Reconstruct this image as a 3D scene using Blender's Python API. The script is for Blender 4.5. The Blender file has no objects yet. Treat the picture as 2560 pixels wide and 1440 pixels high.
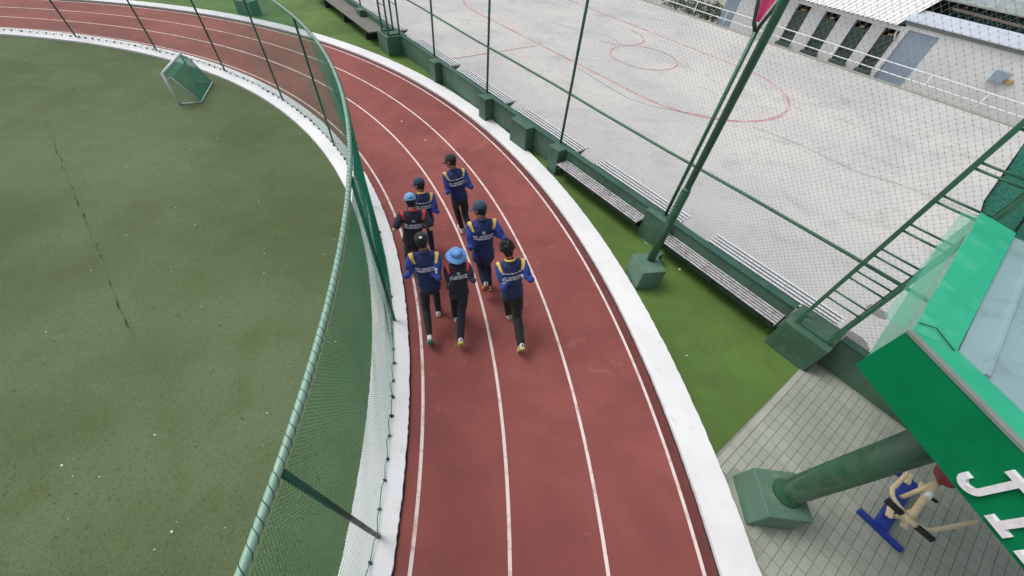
import bpy, bmesh, math, random
from mathutils import Vector, Matrix, noise
from mathutils.bvhtree import BVHTree
random.seed(7)
R_ = math.radians
scene = bpy.context.scene
COL = scene.collection

# ------------------------------------------------------------------ camera
CAM_H = 4.65
cam_data = bpy.data.cameras.new('camera')
cam_data.sensor_width = 36.0
cam_data.lens = 12.992
cam_data.clip_start = 0.05
cam_data.clip_end = 900
cam = bpy.data.objects.new('camera', cam_data)
COL.objects.link(cam)
cr = Vector((0.992506, 0.092508, 0.079835))      # camera right
cd = Vector((0.122194, -0.751386, -0.648450))    # camera down
cf = Vector((0.0, 0.653346, -0.757059))          # camera forward
m3 = Matrix((cr, -cd, -cf)).transposed()
cam.matrix_world = Matrix.Translation((0, 0, CAM_H)) @ m3.to_4x4()
scene.camera = cam

# ------------------------------------------------------------------ light
world = bpy.data.worlds.new('World')
scene.world = world
world.use_nodes = True
wn = world.node_tree
for n in list(wn.nodes):
    wn.nodes.remove(n)
w_out = wn.nodes.new('ShaderNodeOutputWorld')
w_bg = wn.nodes.new('ShaderNodeBackground')
w_sky = wn.nodes.new('ShaderNodeTexSky')
w_sat = wn.nodes.new('ShaderNodeHueSaturation')
SUN_EL, SUN_AZ = R_(56), R_(-70)                 # azimuth from +Y towards +X
w_sky.sky_type = 'NISHITA'
w_sky.sun_disc = False
w_sky.sun_elevation = SUN_EL
w_sky.sun_rotation = SUN_AZ
w_sky.dust_density = 4.0
w_sky.air_density = 1.0
w_sat.inputs['Saturation'].default_value = 0.28  # overcast sky is close to grey
wn.links.new(w_sky.outputs[0], w_sat.inputs['Color'])
wn.links.new(w_sat.outputs[0], w_bg.inputs[0])
w_bg.inputs[1].default_value = 0.13
wn.links.new(w_bg.outputs[0], w_out.inputs[0])
sun_d = bpy.data.lights.new('sun', 'SUN')
sun_d.energy = 1.1
sun_d.angle = R_(26)
sun_d.color = (1.0, 0.97, 0.93)
sun = bpy.data.objects.new('sun', sun_d)
COL.objects.link(sun)
sdir = Vector((math.sin(SUN_AZ) * math.cos(SUN_EL), math.cos(SUN_AZ) * math.cos(SUN_EL), math.sin(SUN_EL)))
sun.rotation_euler = sdir.to_track_quat('Z', 'Y').to_euler()
sun.location = (-20, 10, 30)
vs = scene.view_settings
vs.view_transform = 'Standard'
vs.look = 'None'
vs.gamma = 1.0
vs.use_curve_mapping = False
vs.exposure = 0.28

# ------------------------------------------------------------------ materials
def rgb(r, g, b):
    f = lambda c: (c / 255 / 12.92) if c / 255 <= .04045 else ((c / 255 + .055) / 1.055) ** 2.4
    return (f(r), f(g), f(b))

class NT:
    """small helper round one material's node tree"""
    def __init__(s, name):
        s.m = bpy.data.materials.new(name)
        s.m.use_nodes = True
        s.t = s.m.node_tree
        s.b = s.t.nodes['Principled BSDF']
        s._tc = None
    def n(s, typ, **kw):
        x = s.t.nodes.new(typ)
        for k, v in kw.items():
            setattr(x, k, v)
        return x
    def l(s, a, b):
        s.t.links.new(a, b)
    def coord(s):
        if s._tc is None:
            g = s.n('ShaderNodeNewGeometry')
            s._tc = g.outputs['Position']
        return s._tc
    def setv(s, sock, v):
        if hasattr(v, 'is_output') or isinstance(v, bpy.types.NodeSocket):
            s.l(v, sock)
        else:
            sock.default_value = v
    def noise(s, scale, detail=3.0, rough=.55, dist=0.0, stretch=None, coord=None):
        x = s.n('ShaderNodeTexNoise')
        x.inputs['Scale'].default_value = scale
        x.inputs['Detail'].default_value = detail
        x.inputs['Roughness'].default_value = rough
        x.inputs['Distortion'].default_value = dist
        c = coord or s.coord()
        if stretch:
            mp = s.n('ShaderNodeMapping')
            mp.inputs['Scale'].default_value = stretch[:3]
            if len(stretch) > 3:
                mp.inputs['Rotation'].default_value = (0, 0, stretch[3])
            s.l(c, mp.inputs['Vector'])
            c = mp.outputs[0]
        s.l(c, x.inputs['Vector'])
        return x.outputs[0]
    def ramp(s, fac, lo, hi, a=0.0, b=1.0):
        x = s.n('ShaderNodeMapRange')
        x.interpolation_type = 'SMOOTHSTEP'
        s.setv(x.inputs[0], fac)
        for i, v in ((1, lo), (2, hi), (3, a), (4, b)):
            x.inputs[i].default_value = v
        return x.outputs[0]
    def mix(s, fac, a, b):
        x = s.n('ShaderNodeMix', data_type='RGBA')
        s.setv(x.inputs[0], fac)
        for sock, v in ((x.inputs[6], a), (x.inputs[7], b)):
            if isinstance(v, tuple):
                sock.default_value = (*v[:3], 1)
            else:
                s.l(v, sock)
        return x.outputs[2]
    def math(s, op, a, b=0.0, clamp=False):
        x = s.n('ShaderNodeMath', operation=op, use_clamp=clamp)
        s.setv(x.inputs[0], a)
        s.setv(x.inputs[1], b)
        return x.outputs[0]
    def base(s, c):
        s.setv(s.b.inputs['Base Color'], (*c, 1) if isinstance(c, tuple) else c)
    def rough(s, r):
        s.setv(s.b.inputs['Roughness'], r)
    def bump(s, h, strength=.3, dist=.01):
        x = s.n('ShaderNodeBump')
        x.inputs['Strength'].default_value = strength
        x.inputs['Distance'].default_value = dist
        s.l(h, x.inputs['Height'])
        s.l(x.outputs[0], s.b.inputs['Normal'])

def tint(c, f):
    return tuple(min(1, max(0, x * f)) for x in c)

def paint(name, c, rough=.5, var=.18, scale=3.0, dirt=None, dirt_amt=.25, metallic=0.0, bump=.08, bscale=60):
    k = NT(name)
    n1 = k.noise(scale, 5, .6)
    col = k.mix(k.ramp(n1, .3, .72), tint(c, 1 - var), tint(c, 1 + var * .7))
    if dirt:
        n2 = k.noise(scale * 3.1, 6, .65)
        col = k.mix(k.ramp(n2, .50, .68, 0, dirt_amt), col, dirt)
    k.base(col)
    k.rough(k.ramp(k.noise(scale * 2, 4), .3, .7, max(.05, rough - .1), min(1, rough + .12)))
    k.b.inputs['Metallic'].default_value = metallic
    if bump:
        k.bump(k.noise(bscale, 3), bump, .004)
    return k.m

def cloth(name, c, rough=.82, var=.12):
    k = NT(name)
    n1 = k.noise(14, 4, .6)
    k.base(k.mix(k.ramp(n1, .3, .7), tint(c, 1 - var), tint(c, 1 + var)))
    k.rough(rough)
    k.b.inputs['Sheen Weight'].default_value = .12
    k.bump(k.noise(38, 4, .6, .6), .35, .012)
    return k.m

M = {}
# turf: olive artificial grass, patchy, with a fine stipple
k = NT('artificial_turf')
a = k.noise(.28, 4, .6)
b = k.noise(1.3, 5, .62, .4)
c = k.noise(42, 3, .75)
d = k.noise(13, 4, .75, .3)
e = k.noise(1.1, 5, .65, 0, (1, 2.2, 1, R_(20)))
f = k.noise(110, 2, .6)
g = k.noise(.55, 3, .5)
col = k.mix(k.ramp(a, .32, .68), rgb(82, 96, 64), rgb(103, 118, 86))
col = k.mix(k.ramp(b, .45, .75, 0, .55), col, rgb(88, 98, 60))
col = k.mix(k.ramp(e, .5, .75, 0, .3), col, rgb(108, 122, 92))
fl = k.math('MULTIPLY', k.ramp(d, .57, .72, 0, .75), k.ramp(g, .38, .6, .25, 1))
col = k.mix(fl, col, rgb(58, 70, 44))
col = k.mix(k.ramp(c, .53, .74, 0, .8), col, rgb(54, 66, 42))
col = k.mix(k.ramp(c, .26, .42, .6, 0), col, rgb(124, 138, 100))
col = k.mix(k.ramp(f, .55, .75, 0, .5), col, rgb(60, 72, 46))
k.base(col)
k.rough(.92)
k.b.inputs['Specular IOR Level'].default_value = .2
k.bump(c, .9, .018)
M['turf'] = k.m
# running track: worn brick red rubber
k = NT('track_rubber')
a = k.noise(.45, 4, .6, .4)
b = k.noise(2.2, 5, .65)
c = k.noise(160, 2, .6)
e = k.noise(.7, 3, .5, 0, (1, 1, 1))
col = k.mix(k.ramp(a, .3, .7), rgb(127, 71, 68), rgb(152, 87, 82))
col = k.mix(k.ramp(b, .48, .68, 0, .4), col, rgb(118, 72, 68))
st = k.noise(1.1, 5, .7, 1.5)
col = k.mix(k.ramp(st, .60, .66, 0, .22), col, rgb(176, 116, 110))
col = k.mix(k.ramp(c, .5, .8, 0, .3), col, rgb(104, 58, 55))
vor = k.n('ShaderNodeTexVoronoi')
vor.inputs['Scale'].default_value = 2.2
k.l(k.coord(), vor.inputs['Vector'])
col = k.mix(k.ramp(vor.outputs['Distance'], .012, .02, .5, 0), col, rgb(214, 200, 196))
k.base(col)
k.rough(.82)
k.b.inputs['Specular IOR Level'].default_value = .22
k.bump(c, .3, .006)
M['track'] = k.m
M['track_edge'] = paint('track_edge_rubber', rgb(105, 52, 50), .8, .15, 2, rgb(80, 46, 44), .4)
k = NT('lane_paint')
c = k.noise(6, 6, .7)
k.base(k.mix(k.ramp(c, .48, .66, 0, .6), rgb(226, 208, 205), rgb(170, 110, 104)))
k.rough(.7)
M['lane'] = k.m
k = NT('kerb_white_paint')
a = k.noise(.8, 4)
b = k.noise(5, 6, .7, .5)
c = k.noise(22, 4, .7)
col = k.mix(k.ramp(a, .3, .7), rgb(220, 220, 223), rgb(233, 233, 235))
col = k.mix(k.ramp(b, .55, .74, 0, .38), col, rgb(178, 174, 168))
col = k.mix(k.ramp(c, .665, .70, 0, .6), col, rgb(120, 116, 110))
k.base(col)
k.rough(.6)
k.bump(c, .25, .006)
M['kerb'] = k.m
k = NT('green_ground_paint')
a = k.noise(.5, 4, .6, .3)
b = k.noise(2.4, 6, .65, .5)
c = k.noise(28, 4, .7)
col = k.mix(k.ramp(a, .3, .7), rgb(78, 102, 52), rgb(96, 124, 62))
col = k.mix(k.ramp(b, .5, .72, 0, .5), col, rgb(80, 96, 58))
col = k.mix(k.ramp(c, .66, .8, 0, .35), col, rgb(66, 84, 48))
k.base(col)
k.rough(k.ramp(b, .3, .7, .6, .8))
k.b.inputs['Specular IOR Level'].default_value = .15
k.bump(c, .3, .006)
M['green_ground'] = k.m
k = NT('wall_green_paint')
a = k.noise(.9, 4, .6)
b = k.noise(4, 6, .7, .6)
g = k.noise(2.2, 5, .7, 0, (3, 3, .5))
col = k.mix(k.ramp(a, .3, .7), rgb(62, 94, 76), rgb(78, 112, 92))
col = k.mix(k.ramp(b, .54, .70, 0, .45), col, rgb(108, 130, 112))
col = k.mix(k.ramp(g, .5, .68, 0, .45), col, rgb(46, 66, 54))
k.base(col)
k.rough(.6)
k.bump(k.noise(40, 4), .2, .006)
M['wall'] = k.m
M['steel'] = paint('green_steel_paint', rgb(54, 106, 82), .4, .18, 6, rgb(92, 112, 96), .35, 0, .05)
M['column'] = paint('column_green_paint', rgb(48, 88, 64), .28, .14, 3, rgb(80, 104, 84), .35, 0, .05)
M['steel_dark'] = paint('dark_green_steel_paint', rgb(34, 66, 54), .45, .2, 6, rgb(80, 84, 70), .4, 0, .05)
M['net_post'] = paint('net_post_paint', rgb(34, 82, 64), .45, .2, 6, rgb(50, 60, 48), .3, 0, .05)
M['rail'] = paint('pale_green_rail_paint', rgb(134, 170, 152), .42, .1, 8, rgb(90, 116, 100), .35, 0, .05)
M['rope'] = paint('dark_rope', rgb(40, 70, 58), .9, .2, 20)
M['net'] = paint('green_netting', rgb(22, 152, 118), .6, .2, 1.5)
M['net_dark'] = paint('dark_tie_cord', rgb(20, 40, 38), .7, .2, 20)
M['wire'] = paint('galvanised_wire', rgb(150, 156, 156), .5, .15, 9)
M['knot'] = paint('dark_wire_knot', rgb(92, 98, 100), .6, .15, 9)
M['alu'] = paint('bench_aluminium', rgb(228, 230, 232), .4, .06, 5, rgb(160, 160, 160), .3, .05, .05)
M['coping'] = paint('coping_dark_teal_paint', rgb(46, 88, 76), .6, .18, 2.5, rgb(92, 112, 98), .4)
M['dirt'] = paint('edge_dirt', rgb(58, 44, 42), .95, .2, 6)
M['under'] = paint('bench_gap_shade', rgb(30, 34, 33), .8, .2, 6)  # near-black colour for the shade between bench slats
M['alu_worn'] = paint('bench_aluminium_worn', rgb(200, 198, 200), .4, .15, 5, rgb(104, 96, 90), .6, .1, .05)
M['bench_dark'] = paint('bench_bracket_steel', rgb(58, 66, 62), .6, .2, 6)
k = NT('court_concrete')
a = k.noise(.22, 5, .6, .5)
b = k.noise(.9, 6, .65, .8)
c = k.noise(30, 4, .7)
g = k.noise(.35, 4, .6, 1.0, (1, 1.8, 1, R_(30)))
col = k.mix(k.ramp(a, .3, .7), rgb(184, 185, 185), rgb(203, 201, 196))
col = k.mix(k.ramp(b, .5, .76, 0, .6), col, rgb(160, 158, 156))
col = k.mix(k.ramp(g, .56, .74, 0, .5), col, rgb(158, 161, 162))
col = k.mix(k.ramp(c, .5, .68, 0, .35), col, rgb(150, 148, 145))
col = k.mix(k.ramp(k.noise(4.5, 6, .7, .5), .54, .66, 0, .35), col, rgb(150, 149, 146))
k.base(col)
k.rough(k.ramp(g, .4, .7, .75, .45))
k.bump(c, .15, .005)
M['court'] = k.m
k = NT('worn_red_line_paint')
a = k.noise(1.3, 6, .7)
k.base(k.mix(k.ramp(a, .34, .64, .12, .85), rgb(188, 104, 108), rgb(196, 182, 180)))
k.rough(.75)
M['court_line'] = k.m
M['crack'] = paint('dark_crack', rgb(96, 88, 90), .9, .2, 3)
k = NT('pavement_grout')
k.base(k.mix(k.ramp(k.noise(2, 5), .3, .7), rgb(126, 129, 119), rgb(148, 151, 140)))
k.rough(.9)
M['grout'] = k.m
k = NT('grey_paver')
oi = k.n('ShaderNodeObjectInfo')
a = k.noise(.7, 5, .6, .5)
b = k.noise(25, 4, .7)
col = k.mix(k.ramp(a, .3, .7), rgb(146, 152, 141), rgb(168, 173, 162))
col = k.mix(k.ramp(b, .5, .8, 0, .4), col, rgb(118, 120, 108))
mr = k.math('MULTIPLY', oi.outputs['Random'], .22)
col = k.mix(mr, col, rgb(120, 118, 104))
k.base(col)
k.rough(.8)
k.bump(b, .25, .004)
M['paver'] = k.m
M['concrete'] = paint('plain_concrete', rgb(166, 166, 156), .8, .12, 2, rgb(120, 116, 104), .4)
M['earth'] = paint('bare_ground', rgb(118, 122, 112), .95, .2, .3)
M['white_wall'] = paint('white_wall_paint', rgb(222, 222, 222), .7, .05, 1.2, rgb(176, 174, 166), .22)
M['bay'] = paint('dark_green_bay', rgb(66, 84, 78), .6, .2, 1.5, rgb(40, 52, 48), .5)
M['bay_dark'] = paint('bay_interior', rgb(30, 40, 36), .8, .3, 2)
M['door'] = paint('grey_blue_door_paint', rgb(148, 164, 180), .5, .06, 1.5, rgb(120, 132, 142), .3)
M['white'] = paint('white_metal_paint', rgb(232, 234, 234), .45, .06, 5, rgb(168, 164, 156), .35)
M['roof_white'] = paint('white_corrugated_sheet', rgb(234, 234, 232), .5, .06, 1.5, rgb(172, 168, 158), .45)
M['roof_grey'] = paint('weathered_grey_sheet', rgb(150, 162, 162), .6, .2, 1.2, rgb(98, 104, 102), .6)
M['roof_lav'] = paint('pale_blue_roof_sheet', rgb(196, 202, 216), .4, .05, 1.0, rgb(164, 168, 174), .4)
M['dark'] = paint('dark_shade_cloth', rgb(38, 54, 50), .9, .3, 2)
M['wire_standin'] = paint('wire_standin_green', rgb(84, 122, 108), .8, .2, 3)  # pale green of chain link wires against the dark
k = NT('teal_shade_netting')
a = k.noise(60, 3, .7)
k.base(k.mix(k.ramp(a, .4, .65), rgb(40, 148, 126), rgb(84, 186, 162)))
k.rough(.8)
k.b.inputs['Alpha'].default_value = .9
k.bump(a, .4, .006)
M['shade'] = k.m
M['wood'] = paint('weathered_timber', rgb(128, 118, 108), .85, .2, 3, rgb(84, 74, 66), .5)
M['lamp'] = paint('yellow_lamp_plastic', rgb(176, 150, 88), .5, .1, 9)
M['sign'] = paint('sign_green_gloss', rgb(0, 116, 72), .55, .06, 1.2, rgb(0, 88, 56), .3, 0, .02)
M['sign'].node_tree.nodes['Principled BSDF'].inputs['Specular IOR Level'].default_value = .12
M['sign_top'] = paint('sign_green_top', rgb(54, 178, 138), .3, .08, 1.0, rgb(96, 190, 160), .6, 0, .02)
M['letter'] = paint('white_letter_paint', rgb(222, 222, 228), .5, .04, 8, rgb(150, 146, 140), .3)
M['canopy_roof'] = paint('blue_grey_roof_sheet', rgb(138, 164, 168), .42, .08, 1.0, rgb(104, 128, 134), .4)
M['trim'] = paint('grey_trim', rgb(120, 128, 122), .6, .1, 4)
k = NT('clear_green_sheet')
k.base(rgb(84, 176, 146))
k.rough(.35)
k.b.inputs['Alpha'].default_value = .24
M['eave'] = k.m
k = NT('clear_green_side_sheet')
k.base(rgb(88, 178, 146))
k.rough(.4)
k.b.inputs['Alpha'].default_value = .5
M['side_sheet'] = k.m
M['pipe'] = paint('white_goal_pipe', rgb(214, 222, 218), .5, .08, 6, rgb(150, 156, 150), .35)
M['goal_net'] = paint('goal_netting', rgb(60, 152, 130), .7, .15, 4)
M['blue'] = paint('blue_gym_paint', rgb(28, 54, 148), .4, .12, 6, rgb(50, 60, 110), .3, 0, .04)
M['cream'] = paint('cream_gym_paint', rgb(228, 206, 168), .4, .08, 6, rgb(180, 150, 110), .35, 0, .04)
M['grip'] = paint('black_foam_grip', rgb(34, 35, 34), .8, .2, 20)
M['seat'] = paint('maroon_seat', rgb(124, 50, 58), .5, .12, 8)
M['pink'] = paint('pink_banner_cloth', rgb(196, 62, 112), .7, .08, 3)
M['leaf'] = paint('leaf_green', rgb(48, 78, 46), .6, .35, 5)
M['stem'] = paint('stem_brown', rgb(76, 62, 48), .9, .2, 8)
M['litter'] = paint('paper_litter', rgb(228, 224, 216), .8, .08, 20)
M['litter_orange'] = paint('orange_litter', rgb(206, 116, 60), .8, .08, 20)
M['joint'] = paint('turf_joint_tone', rgb(88, 101, 70), .95, .2, 6)  # slightly darker colour of the turf seam ribbon
M['scuff'] = paint('turf_seam_dirt', rgb(58, 66, 46), .95, .2, 9)
# people
k = NT('skin')
k.base(k.mix(k.ramp(k.noise(30, 3), .3, .7), rgb(142, 98, 76), rgb(160, 112, 88)))
k.rough(.55)
k.b.inputs['Subsurface Weight'].default_value = .05
M['skin'] = k.m
k = NT('pale_skin')
k.base(k.mix(k.ramp(k.noise(30, 3), .3, .7), rgb(196, 146, 122), rgb(212, 164, 140)))
k.rough(.55)
M['skin_pale'] = k.m
M['hair'] = paint('black_hair', rgb(24, 21, 20), .55, .3, 60, None, 0, 0, .8, 90)
M['black_cloth'] = cloth('black_stretch_cloth', rgb(23, 24, 28), .7)
M['black_navy'] = cloth('black_navy_cloth', rgb(25, 25, 38))
M['navy_cloth'] = cloth('navy_trouser_cloth', rgb(24, 31, 62))
M['cap_black'] = cloth('black_cap_cloth', rgb(44, 41, 42))
M['cap_navy'] = cloth('navy_cap_cloth', rgb(47, 66, 92))
M['cap_sky'] = cloth('sky_blue_cap_cloth', rgb(128, 172, 220))
M['hat_sky'] = cloth('sky_blue_hat_cloth', rgb(98, 148, 208))
M['yellow'] = cloth('yellow_trim_cloth', rgb(228, 188, 100))
M['red'] = cloth('red_trim_cloth', rgb(196, 62, 66))
M['print'] = paint('white_print', rgb(226, 228, 236), .7, .03, 30, None, 0, 0, 0)
M['print_grey'] = paint('grey_print', rgb(168, 176, 190), .7, .03, 30, None, 0, 0, 0)
M['eye'] = paint('eye_white', rgb(210, 205, 200), .3, .02, 10, None, 0, 0, 0)
M['lip'] = paint('lip_brown', rgb(120, 70, 62), .6, .05, 30, None, 0, 0, 0)
for nm, c in dict(shoe_white=(226, 228, 226), sole_green=(36, 142, 108), sole_yellow=(206, 208, 84), shoe_blue=(40, 70, 140),
                  sole_white=(220, 220, 214), sole_gum=(168, 92, 44), shoe_black=(36, 36, 42), shoe_peach=(222, 176, 146),
                  sole_lime=(190, 200, 120), sock=(222, 222, 220)).items():
    M[nm] = paint(nm, rgb(*c), .55, .08, 20, None, 0, 0, .05)

def jacket_mat(name, body, sleeve, stripe, has_stripe=True):
    """body cloth, brighter sleeves, curved coloured armhole stripe with dark piping, from the garment's own coordinates"""
    k = NT(name)
    at = k.n('ShaderNodeAttribute', attribute_name='cut')
    sx = k.n('ShaderNodeSeparateXYZ')
    k.l(at.outputs['Vector'], sx.inputs[0])
    u, v, arm = sx.outputs[0], sx.outputs[1], sx.outputs[2]
    au = k.math('ABSOLUTE', u)
    # armhole seam: |u| grows a little down the back
    vv = k.math('MAXIMUM', v, 0.0)
    seam = k.math('SUBTRACT', .170, k.math('MULTIPLY', k.math('MINIMUM', vv, .13), .30))
    q = k.math('SUBTRACT', au, seam)
    wid = k.math('MAXIMUM', k.math('SUBTRACT', .028, k.math('MULTIPLY', vv, .12)), .004)
    stripe_m = k.math('MULTIPLY', k.math('LESS_THAN', k.math('ABSOLUTE', q), wid), k.math('LESS_THAN', v, .125))
    pipe_m = k.math('MULTIPLY', k.math('LESS_THAN', k.math('ABSOLUTE', k.math('SUBTRACT', q, wid)), .006), k.math('LESS_THAN', v, .14))
    arm_m = k.math('MAXIMUM', arm, k.math('MULTIPLY', k.math('GREATER_THAN', q, wid), k.math('LESS_THAN', v, .13)))
    n1 = k.noise(13, 4, .6)
    bc = k.mix(k.ramp(n1, .3, .7), tint(body, .86), tint(body, 1.14))
    scol = k.mix(k.ramp(n1, .3, .7), tint(sleeve, .86), tint(sleeve, 1.14))
    col = k.mix(arm_m, bc, scol)
    col = k.mix(pipe_m, col, tint(body, .35))
    col = k.mix(stripe_m, col, stripe)
    k.base(col)
    k.rough(.72)
    k.b.inputs['Sheen Weight'].default_value = .15
    k.bump(k.noise(26, 5, .6, 1.2), .45, .016)
    return k.m

# ------------------------------------------------------------------ mesh helpers
class MB:
    def __init__(s):
        s.v, s.f, s.mi = [], [], []
    def add(s, vs_, fs, mi=0):
        o = len(s.v)
        s.v += [tuple(p) for p in vs_]
        s.f += [tuple(i + o for i in f) for f in fs]
        s.mi += [mi] * len(fs)
        return s
    def hexa(s, p, mi=0):
        """p: four bottom corners (counter-clockwise seen from above), then four top corners"""
        return s.add(p, [(3, 2, 1, 0), (4, 5, 6, 7), (0, 1, 5, 4), (1, 2, 6, 5), (2, 3, 7, 6), (3, 0, 4, 7)], mi)
    def box(s, c, ax, ay, az, hx, hy, hz, mi=0):
        c, ax, ay, az = Vector(c), Vector(ax), Vector(ay), Vector(az)
        P = []
        for k_ in (-1, 1):
            for i, j in ((-1, -1), (1, -1), (1, 1), (-1, 1)):
                P.append(c + ax * hx * i + ay * hy * j + az * hz * k_)
        return s.hexa(P, mi)
    def bar(s, a, b, w, h, up=(0, 0, 1), mi=0):
        a, b = Vector(a), Vector(b)
        d_ = (b - a)
        L = d_.length
        d_ = d_ / L
        up = Vector(up)
        x = d_.cross(up)
        if x.length < 1e-4:
            x = d_.cross(Vector((1, 0, 0)))
        x.normalize()
        y = x.cross(d_)
        return s.box((a + b) / 2, x, d_, y, w / 2, L / 2, h / 2, mi)
    def tube(s, pts, r, n=8, cap=True, mi=0, closed=False, twist=0):
        pts = [Vector(p) for p in pts]
        rs = r if isinstance(r, (list, tuple)) else [r] * len(pts)
        N = len(pts)
        rings = []
        prev = None
        for i, p in enumerate(pts):
            t = (pts[(i + 1) % N] - pts[i - 1]) if closed else (pts[min(i + 1, N - 1)] - pts[max(i - 1, 0)])
            if t.length < 1e-9:
                t = Vector((0, 0, 1))
            t.normalize()
            if prev is None:
                ref = Vector((0, 0, 1)) if abs(t.z) < .9 else Vector((1, 0, 0))
                x = t.cross(ref).normalized()
            else:
                x = (prev - t * prev.dot(t))
                x = x.normalized() if x.length > 1e-6 else t.orthogonal().normalized()
            prev = x
            y = t.cross(x)
            rings.append([p + (x * math.cos(2 * math.pi * j / n) + y * math.sin(2 * math.pi * j / n)) * rs[i] for j in range(n)])
        V = [q for rg in rings for q in rg]
        F = []
        for i in range(N if closed else N - 1):
            i2 = (i + 1) % N
            for j in range(n):
                F.append((i * n + j, i * n + (j + 1) % n, i2 * n + (j + 1) % n, i2 * n + j))
        if cap and not closed:
            F.append(tuple(range(n - 1, -1, -1)))
            F.append(tuple((N - 1) * n + j for j in range(n)))
        return s.add(V, F, mi)
    def lathe(s, c, prof, n=20, ax=(0, 0, 1), xa=None, mi=0, sx=1.0, sy=1.0):
        c, az = Vector(c), Vector(ax).normalized()
        x = Vector(xa).normalized() if xa is not None else az.orthogonal().normalized()
        x = (x - az * x.dot(az)).normalized()
        y = az.cross(x)
        V, F = [], []
        for r_, z_ in prof:
            for j in range(n):
                t = 2 * math.pi * j / n
                V.append(c + az * z_ + (x * math.cos(t) * sx + y * math.sin(t) * sy) * r_)
        for i in range(len(prof) - 1):
            for j in range(n):
                F.append((i * n + j, i * n + (j + 1) % n, (i + 1) * n + (j + 1) % n, (i + 1) * n + j))
        F.append(tuple(range(n - 1, -1, -1)))
        F.append(tuple((len(prof) - 1) * n + j for j in range(n)))
        return s.add(V, F, mi)
    def prism(s, poly, off, mi=0):
        n = len(poly)
        off = Vector(off)
        V = [Vector(p) for p in poly] + [Vector(p) + off for p in poly]
        F = [tuple(range(n - 1, -1, -1)), tuple(range(n, 2 * n))]
        for i in range(n):
            j = (i + 1) % n
            F.append((i, j, n + j, n + i))
        return s.add(V, F, mi)
    def mesh(s, name, mats, smooth=False):
        me = bpy.data.meshes.new(name)
        me.from_pydata(s.v, [], s.f)
        for m_ in (mats if isinstance(mats, (list, tuple)) else [mats]):
            me.materials.append(m_)
        if len(set(s.mi)) > 1:
            me.polygons.foreach_set('material_index', s.mi)
        if smooth:
            me.polygons.foreach_set('use_smooth', [True] * len(me.polygons))
        me.update()
        return me

def link(name, me, parent=None, **props):
    o = bpy.data.objects.new(name, me)
    COL.objects.link(o)
    if parent is not None:
        o.parent = parent
    for k_, v_ in props.items():
        o[k_] = v_
    return o

def obj(name, mb, mat_, parent=None, smooth=False, bevel=0.0, **props):
    me = mb.mesh(name, mat_, smooth)
    if bevel:
        bm = bmesh.new()
        bm.from_mesh(me)
        bmesh.ops.remove_doubles(bm, verts=bm.verts, dist=1e-5)
        ed = [e_ for e_ in bm.edges if len(e_.link_faces) == 2 and e_.calc_face_angle(0) > .5]
        bmesh.ops.bevel(bm, geom=ed, offset=bevel, segments=2, profile=.6, affect='EDGES', clamp_overlap=True)
        bm.to_mesh(me)
        bm.free()
    if parent is not None:                       # meshes are built in world space: bring them to the parent's space
        off = parent_origin(parent)
        me.transform(Matrix.Translation(-off))
    return link(name, me, parent, **props)

ORIG = {}
def parent_origin(p):
    return ORIG.get(p.name, Vector((0, 0, 0)))

def thing(name, label, cat, loc=(0, 0, 0), group=None):
    o = bpy.data.objects.new(name, None)
    COL.objects.link(o)
    o.empty_display_size = .1
    o.location = loc
    o['label'] = label
    o['category'] = cat
    if group:
        o['group'] = group
    ORIG[o.name] = Vector(loc)
    return o

def keep(o, parent):
    """a part that carries sub-parts sits at its thing's origin"""
    ORIG[o.name] = parent_origin(parent)
    return o

def tag(o, label, cat, group=None):
    o['label'] = label
    o['category'] = cat
    if group:
        o['group'] = group
    return o

def struct(o):
    o['kind'] = 'structure'
    return o

def dup(root, loc, label, group=None, rot=None):
    r = root.copy()
    COL.objects.link(r)
    r.location = loc
    if rot is not None:
        r.rotation_euler = rot
    r['label'] = label
    if group:
        r['group'] = group
    for ch in list(root.children):
        c_ = ch.copy()
        COL.objects.link(c_)
        c_.parent = r
        for g_ in list(ch.children):
            d_ = g_.copy()
            COL.objects.link(d_)
            d_.parent = c_
    return r

# wall frame: s runs along the green wall (towards the near end), n across it (towards the court)
WA = R_(-48.2)
SD = Vector((math.cos(WA), math.sin(WA), 0))
ND = Vector((-SD.y, SD.x, 0))
UP = Vector((0, 0, 1))
def W(s_, n_, z_=0.0):
    return SD * s_ + ND * n_ + UP * z_
def wbox(mb, s0, s1, n0, n1, z0, z1, mi=0):
    return mb.hexa([W(s0, n0, z0), W(s1, n0, z0), W(s1, n1, z0), W(s0, n1, z0),
                    W(s0, n0, z1), W(s1, n0, z1), W(s1, n1, z1), W(s0, n1, z1)], mi)
CX, CY = -14.073, -1.308                         # centre of the bend
def PL(r_, deg, z_=0.0):
    return Vector((CX + r_ * math.cos(R_(deg)), CY + r_ * math.sin(R_(deg)), z_))
def ring(mb, r0, r1, a0, a1, z_, step=1.0, jit0=0.0, jit1=0.0, mi=0):
    n_ = max(2, int((a1 - a0) / step))
    V, F = [], []
    for i in range(n_ + 1):
        a_ = a0 + (a1 - a0) * i / n_
        V += [PL(r0 + random.uniform(-jit0, jit0), a_, z_), PL(r1 + random.uniform(-jit1, jit1), a_, z_)]
    for i in range(n_):
        F.append((2 * i, 2 * i + 1, 2 * i + 3, 2 * i + 2))
    return mb.add(V, F, mi)
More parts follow.
